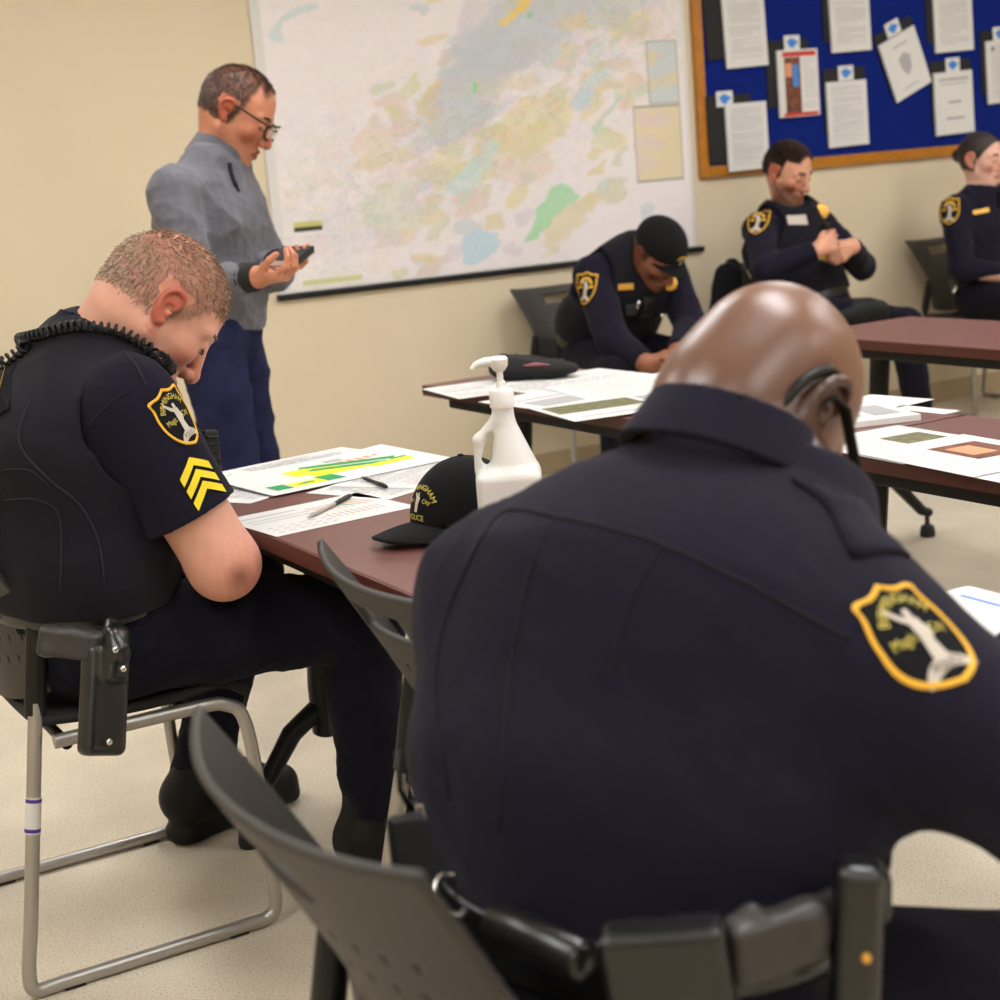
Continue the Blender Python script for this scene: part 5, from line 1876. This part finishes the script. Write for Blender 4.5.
def uniform(J, seed, vest=True, sleeves=.95, cell=.007, waist=None):
    ax = unit(V3(J['head']) - V3(J['N']))
    sh = torso_prims(J, .014, .05)
    for q in 'LR':
        sh += arm_prims(J, q, .013)
        w_, e_ = V3(J['wr' + q]), V3(J['el' + q])
        sh.append(fun('i', (lambda P, w_=w_, e_=e_: np.where(np.linalg.norm(P - w_, axis=1) < .085, (P - w_ + unit(w_ - e_) * .01) @ unit(w_ - e_), -1.0)), 0))
    bp, bn = V3(J['P']) * .6 + V3(J['W']) * .4, unit(V3(J['W']) - V3(J['P']))
    sh += [neckhole(J, ax, .025, .070), cut(bp, -bn, .01), wrinkle(seed, .005, 22, 6), wrinkle(seed + 1, .003, 46, 6)]
    so, V, Q = wear(J, 'shirt', sh, cell, M['navy'])
    tr = torso_prims(J, .016, .05)[:1] + leg_prims(J, 'L', .015) + leg_prims(J, 'R', .015) + [cut((0, 0, max(bp[2] + .02, V3(J['hipL'])[2] + .10, V3(J['knR'])[2] + .09)), (0, 0, 1), .01), cut((0, 0, .05), (0, 0, -1), 0), wrinkle(seed + 2, .005, 22, 6)]
    wear(J, 'trousers', tr, cell + .001, M['navytrouser'])
    boots(J, cell=.008)
    vo, bv = None, None
    if vest:
        ve = torso_prims(J, .034, .05)
        ve += [sp(V3(J['shR']), .108, .012, 's'), sp(V3(J['shL']), .108, .012, 's'), neckhole(J, ax, -.012, .088), cut(bp + bn * .02, -bn, .008), wrinkle(seed + 3, .003, 28, 5)]
        vo, vV, vQ = wear(J, 'vest', ve, cell, M['vest'])
        bv = surf(vV, vQ)
    return so, surf(V, Q), vo, bv


def bar_plate(bvh, pts, off, m, parent, name='name_plate'):
    P = laid(bvh, pts, off)
    o = add_mesh(name, P, [(0, 1, 2, 3)], m, parent, smooth=False)
    md = o.modifiers.new('thick', 'SOLIDIFY')
    md.thickness = .003
    return o


def badge(bvh, O, r, parent):
    O = laid(bvh, [O], .004)[0]
    n = unit(EYE - O)
    n = unit(n + V3(0, -.4, .1))
    b = MB()
    b.lathe([(r, -.003), (r, .001), (r * .8, .0035), (r * .55, .003), (r * .5, .005), (.0005, .006)], O - world_loc(parent), n, 18)
    return b.build('badge', M['goldmetal'], parent, smooth=True)


def short_hair(front=.070, side=.028, low=-.02, ear=.02):
    def d(x, y, z):
        top = np.clip((z - .062) / .010, 0, 1) * np.clip((front - x) / .012, 0, 1)
        sd = np.clip((z - low) / .012, 0, 1) * np.clip((ear + .25 * np.clip(z, 0, 1) - x) / .010, 0, 1)
        return np.maximum(top, sd)
    return d


# the man in the dark cap, leaning on his knees
R3 = yawpitch(-74, 46, 4)
O3 = dict(P=(3.53, 5.50, .57), W=(3.54, 5.43, .70), C=(3.56, 5.30, .845), N=(3.565, 5.235, .945),
          hipL=(3.62, 5.46, .56), hipR=(3.43, 5.46, .56), knL=(3.70, 5.03, .53), knR=(3.29, 5.03, .53), anL=(3.68, 5.08, .10), anR=(3.31, 5.08, .10), toeL=(3.70, 4.93, .035), toeR=(3.29, 4.93, .035),
          shL=(3.735, 5.275, .885), shR=(3.385, 5.285, .895), elL=(3.70, 5.085, .665), elR=(3.335, 5.09, .655), wrL=(3.514, 4.930, 0.599), wrR=(3.365, 4.930, 0.577),
          head=(3.578, 5.120, 0.957), R=R3, hs=1.06, girth=(.115, .120, .122, .075), wide=(1.40, 1.38, 1.42, 1.5), arm=(.064, .054, .036))
O3['handR'] = (V3(.75, -.45, -.25), V3(.35, .5, .4), (.7, .8, .85, .85), 1.05, (.5, .5))
O3['handL'] = (V3(-.45, -.75, -.35), V3(-.6, .4, .1), (.9, .95, 1.0, 1.0), 1.05, (.5, .6))
oroot, O3 = person('seated man in a dark billed cap, leaning forward with clasped hands', O3, .0055, (150, 96, 70), .45, .45, .06,
                   head=dict(flush=srgb(150, 88, 66), lips=srgb(120, 74, 62), neck=(.060, .068), wide=1.0, stubble=(.45, srgb(60, 42, 34))),
                   hair=dict(dens=short_hair(), scalp=(.8, srgb(30, 24, 20)), n=0))
so3, b3, v3, bv3 = uniform(O3, 41)
collar(O3, M['navy'], .070, .088, .05, th=.009, axis=unit(V3(O3['head']) - V3(O3['N'])), cell=.005)
h3 = lambda x, y, z: V3(O3['head']) + 1.06 * (R3[0] * x + R3[1] * y + R3[2] * z)
hat = [ell(h3(-.008, 0, .052), R3, 1.06 * V3(.108, .088, .094), .01), cut(h3(0, 0, .030), -(R3[2] - .12 * R3[0]), .006)]
ho, hV, hQ = wear(O3, 'billed_cap', hat, .005, M['capcloth'])
bm_ = MB()
n, k = 8, 17
top = []
for i in range(n):
    for j in range(k):
        a = (j / (k - 1) - .5) * 2
        t_ = i / (n - 1)
        top.append(h3(.095 * math.sqrt(max(0.02, 1 - (.86 * a) ** 2)) + .055 * t_ * (1 - abs(a) ** 2.5), .075 * a, .036 - .014 * a * a - .008 * t_))
br = add_mesh('bill', np.array(top), [(i * k + j, i * k + j + 1, (i + 1) * k + j + 1, (i + 1) * k + j) for i in range(n - 1) for j in range(k - 1)], M['capcloth'], ho)
md = br.modifiers.new('thick', 'SOLIDIFY')
md.thickness = .004
bh3 = surf(hV, hQ)
n3 = unit(R3[0] * .9 + R3[2] * .35)
e3 = np.cross(unit(R3[2] - n3 * np.dot(R3[2], n3)), n3)
u3 = unit(R3[2] - n3 * np.dot(R3[2], n3))
Oc = h3(.102, 0, .066)
arc = [(.026 * math.cos(a), .018 * math.sin(a) + .004) for a in np.linspace(.35, PI - .35, 12)]
arc = arc + [(x * .72, y * .72) for x, y in arc[::-1]]
P = stick(bh3, Oc, n3, [Oc + e3 * x + u3 * y for x, y in arc], .003)
add_mesh('gold_arc', P, [(i, i + 1, 22 - i, 23 - i) for i in range(11)], M['gold'], ho, smooth=False)
P = stick(bh3, Oc, n3, [Oc + e3 * x + u3 * y for x, y in ((-.004, -.016), (.006, -.016), (.003, .010), (-.002, .010))], .003)
add_mesh('emblem_figure', P, [(0, 1, 2, 3)], M['silverthread'], ho, smooth=False)
shield_patch(b3, (3.287, 5.200, 0.863), unit(V3(-.72, -.62, .2)), V3(.12, 0, 1), .098, .125, so3, letters=False)
bar_plate(bv3, [(3.381, 5.100, 0.866), (3.450, 5.100, 0.863), (3.448, 5.100, 0.840), (3.379, 5.100, 0.844)], .004, M['goldmetal'], v3)
badge(bv3, (3.581, 5.050, 0.850), .030, v3)
gear_box(O3, 'microphone', laid(bv3, [(3.430, 5.000, 0.788)], .012)[0], axes((0.1, -.2, 1), (.2, -1, 0)), (.038, .030, .016), .010, M['blackplastic'], v3)
for (x, y) in ((613, 322), (628, 327)):
    gear_box(O3, 'pouch', laid(bv3, [V3(3.44 + (x - 613) * .004, 5.12, .765 - (y - 322) * .003)], .010)[0], axes((0, 0, 1), (-.3, -1, 0)), (.022, .026, .014), .006, M['blackplastic'], v3)
for p in ((3.486, 4.980, 0.741), (3.482, 4.970, 0.715), (3.456, 4.950, 0.677)):
    c_ = laid(bv3, [p], .006)[0]
    bb_ = MB()
    bb_.lathe([(.006, -.004), (.006, .002), (.001, .003)], c_ - world_loc(v3), unit(EYE - c_), 10)
    bb_.build('bright_snap', M['chrome'], v3, smooth=True)
gunbelt(O3)

# the bearded man slouching with his hands at his chest
R4 = yawpitch(-74, 24, 3)
O4 = dict(P=(4.66, 5.46, .57), W=(4.64, 5.53, .71), C=(4.62, 5.585, .88), N=(4.62, 5.575, 1.030),
          hipL=(4.76, 5.42, .56), hipR=(4.56, 5.42, .56), knL=(4.733, 5.000, 0.552), knR=(4.242, 5.080, 0.663), anL=(4.836, 5.030, 0.118), anR=(4.418, 4.980, 0.647), toeL=(4.98, 4.89, .035), toeR=(4.544, 4.930, 0.638),
          shL=(4.795, 5.575, .965), shR=(4.435, 5.560, .985), elL=(4.933, 5.470, 0.777), elR=(4.302, 5.360, 0.824), wrL=(4.727, 5.300, 0.885), wrR=(4.486, 5.240, 0.890),
          head=(4.584, 5.530, 1.213), R=R4, hs=1.05, lifted='R', girth=(.112, .115, .122, .072), wide=(1.40, 1.38, 1.42, 1.5), arm=(.060, .050, .035))
O4['handR'] = (V3(.92, .0, .30), V3(.1, .9, -.1), (.7, .8, .85, .9), 1.05, (.4, .5))
O4['handL'] = (V3(-.9, -.25, -.30), V3(.1, .9, .1), (.8, .9, .9, .9), 1.05, (.5, .5))
hb = [(44, 30, 22), (58, 40, 30), (34, 24, 18), (70, 50, 38)]
proot, O4 = person('seated bearded man with dark hair and hands held at his chest', O4, .0055, (214, 156, 130), .5, .4, .08,
                   head=dict(flush=srgb(212, 142, 118), lips=srgb(180, 104, 92), bw=1.7, neck=(.056, .064), stubble=(.62, srgb(96, 66, 50))),
                   hair=dict(dens=short_hair(.074, .03, -.015, .012), scalp=(.95, srgb(40, 28, 22)), n=7000, len=.019, lift=.55, mess=.35, w=.0014, mat=M['hair'], colors=hb,
                             flow=lambda B, q, R: -R[2] * .6 - R[0] * .3 + R[2] * np.clip(q[:, 2:3] * 12, 0, 1), seed=6))
strands('beard', O4['_V'], O4['_Q'], V3(O4['head']), R4, 1.05, dict(dens=lambda x, y, z: np.clip((-.040 - z + .4 * np.clip(np.abs(y) - .04, 0, 1)) / .01, 0, 1) * (x > .005) * (z > -.118) * (1 - ((x > .08) & (np.abs(y) < .020) & (np.abs(z + .068) < .010))),
        n=1400, len=.005, lift=.5, mess=.4, w=.0010, mat=M['hair'], colors=hb, flow=lambda B, q, R: -R[2] + 0 * q[:, :1], seed=9), proot)
so4, b4, v4, bv4 = uniform(O4, 51)
collar(O4, M['navy'], .068, .086, .05, th=.009, axis=unit(V3(O4['head']) - V3(O4['N'])), cell=.005)
shield_patch(b4, (4.379, 5.500, 1.028), unit(V3(-.70, -.66, .2)), V3(.10, 0, 1), .098, .125, so4, letters=False)
bar_plate(bv4, [(4.455, 5.400, 1.037), (4.559, 5.400, 1.032), (4.568, 5.400, 0.989), (4.464, 5.400, 0.998)], .004, M['silverthread'], v4)
badge(bv4, (4.649, 5.400, 1.038), .032, v4)
yb = laid(b4, [(4.626, 5.250, 0.869), (4.641, 5.250, 0.842), (4.612, 5.250, 0.811)], .02)
ribbon_tube('yellow_grip', catmull(list(yb), 4), .010, M['yellowplastic'], v4, 8)
gear_box(O4, 'microphone', laid(bv4, [(4.707, 5.400, 0.964)], .014)[0], axes((0.1, -.1, 1), (.2, -1, 0)), (.034, .022, .014), .008, M['blackplastic'], v4)
gunbelt(O4)

# the woman at the right edge with her hair pinned back
R5 = yawpitch(-72, 8, 0)
O5 = dict(P=(5.70, 5.47, .57), W=(5.70, 5.50, .72), C=(5.71, 5.515, .88), N=(5.72, 5.505, 1.03),
          hipL=(5.80, 5.43, .56), hipR=(5.60, 5.43, .56), knL=(5.85, 5.00, .54), knR=(5.56, 5.00, .54), anL=(5.85, 5.03, .10), anR=(5.56, 5.03, .10), toeL=(5.87, 4.88, .035), toeR=(5.54, 4.88, .035),
          shL=(5.880, 5.505, .965), shR=(5.545, 5.510, .970), elL=(5.93, 5.40, .70), elR=(5.485, 5.41, .71), wrL=(5.80, 5.17, .66), wrR=(5.66, 5.17, .66),
          head=(5.709, 5.500, 1.191), R=R5, hs=1.0, girth=(.110, .106, .114, .066), wide=(1.40, 1.34, 1.40, 1.5), arm=(.056, .046, .032))
O5['handR'] = (V3(.7, -.6, -.2), V3(.1, .2, -1), (.5, .6, .6, .6), .95, (.4, .4))
O5['handL'] = (V3(-.7, -.6, -.2), V3(.1, .2, -1), (.5, .6, .6, .6), .95, (.4, .4))
hr = [(40, 30, 26), (54, 42, 36), (30, 22, 20)]
qroot, O5 = person('seated woman with dark hair pinned back, cut off by the right edge', O5, .0055, (226, 178, 160), .5, .4, .10,
                   head=dict(bw=1.5, flush=srgb(222, 164, 148), lips=srgb(200, 116, 112), neck=(.050, .058), jaw=.92, down=True),
                   hair=dict(dens=short_hair(.066, .03, -.055, .012), scalp=(.95, srgb(44, 34, 30)), n=0))
h5 = lambda x, y, z: V3(O5['head']) + 1.0 * (R5[0] * x + R5[1] * y + R5[2] * z)
hair5 = [ell(h5(-.010, 0, .042), R5, V3(.1005, .0785, .087), .01), ell(h5(-.047, 0, .013), R5, V3(.060, .070, .074), .02), sp(h5(-.112, 0, .012), .032, .02),
         ('i', (lambda P: (P - h5(.018, 0, 0)) @ unit(R5[0] - .62 * R5[2])), .006, None, None), cut(h5(0, 0, -.050), -R5[2], .01)]
wear(O5, 'hair', hair5, .004, mat('dark pinned hair', srgb(44, 33, 28), .5, bump=.5, bump_scale=260))
so5, b5, _, _ = uniform(O5, 61, vest=False)
collar(O5, M['navy'], .062, .078, .05, th=.009, axis=unit(V3(O5['head']) - V3(O5['N'])), cell=.005)
shield_patch(b5, (5.449, 5.450, 0.986), unit(V3(-.70, -.66, .15)), V3(.05, 0, 1), .098, .125, so5, letters=False)
bar_plate(b5, [(5.542, 5.400, 0.968), (5.644, 5.400, 0.974), (5.650, 5.400, 0.955), (5.548, 5.400, 0.950)], .004, M['goldmetal'], so5)
gear_box(O5, 'microphone', laid(b5, [(5.722, 5.400, 1.004)], .014)[0], axes((0.1, -.1, 1), (.2, -1, 0)), (.040, .026, .016), .010, M['blackplastic'], so5)
be5, bb5 = gunbelt(O5)
gear_box(O5, 'key_holder', laid(bb5, [(5.437, 5.400, 0.623)], .012)[0], axes((0.5, 0, .9), (-.5, -1, 0)), (.022, .006, .005), .003, M['chrome'], be5)
for (x, y) in ((0, 0), (1, 0)):
    gear_box(O5, 'pouch', laid(bb5, [V3(5.62 + .09 * x, 5.2, .64)], .014)[0], axes((0, 0, 1), (-.1, -1, 0)), (.030, .030, .016), .007, M['leather'], be5)

# black jacket over the back of the bearded man's chair
jk = thing('jacket', 'black jacket hanging over the chair of the bearded man', 'jacket', (4.42, 5.72, .62))
jp = [fc((4.36, 5.70, .80), (4.30, 5.68, .56), .045, .055, (1, .2, 0), 1.7, .03), rc((4.42, 5.74, .83), (4.34, 5.66, .60), .035, .050, .03), wrinkle(71, .006, 26, 6)]
V_, Q_ = mesh_sdf(jp, .006, 0)
add_mesh('cloth', V_, Q_, M['capcloth'], jk)


# ================================================================== camera and picture settings
cd = bpy.data.cameras.new('camera')
cam = bpy.data.objects.new('camera', cd)
COL.objects.link(cam)
scene.camera = cam
cd.sensor_width = 36.0
cd.lens = 57.4776
cd.clip_start = 0.05
yaw, pit, rol = map(math.radians, (61.282, 11.540, 4.750))
fw = V3(math.cos(yaw) * math.cos(pit), math.sin(yaw) * math.cos(pit), -math.sin(pit))
rt = V3(math.sin(yaw), -math.cos(yaw), 0)
dn = np.cross(fw, rt)
r2 = math.cos(rol) * rt + math.sin(rol) * dn
d2 = -math.sin(rol) * rt + math.cos(rol) * dn
cam.matrix_world = Matrix(((r2[0], -d2[0], -fw[0], 0), (r2[1], -d2[1], -fw[1], 0), (r2[2], -d2[2], -fw[2], 1.3145), (0, 0, 0, 1)))
cd.dof.use_dof = True
cd.dof.focus_distance = 2.85
cd.dof.aperture_fstop = 5.0

w = bpy.data.worlds.new('World')
scene.world = w
w.use_nodes = True
w.node_tree.nodes['Background'].inputs[0].default_value = (0.02, 0.02, 0.02, 1)
vs = scene.view_settings
vs.view_transform = 'Standard'
vs.look = 'None'
vs.exposure = EXPOSURE
vs.gamma = 1.0
vs.use_curve_mapping = False
scene.cycles.max_bounces = 8
scene.cycles.use_denoising = True
scene.cycles.sample_clamp_indirect = 6.0
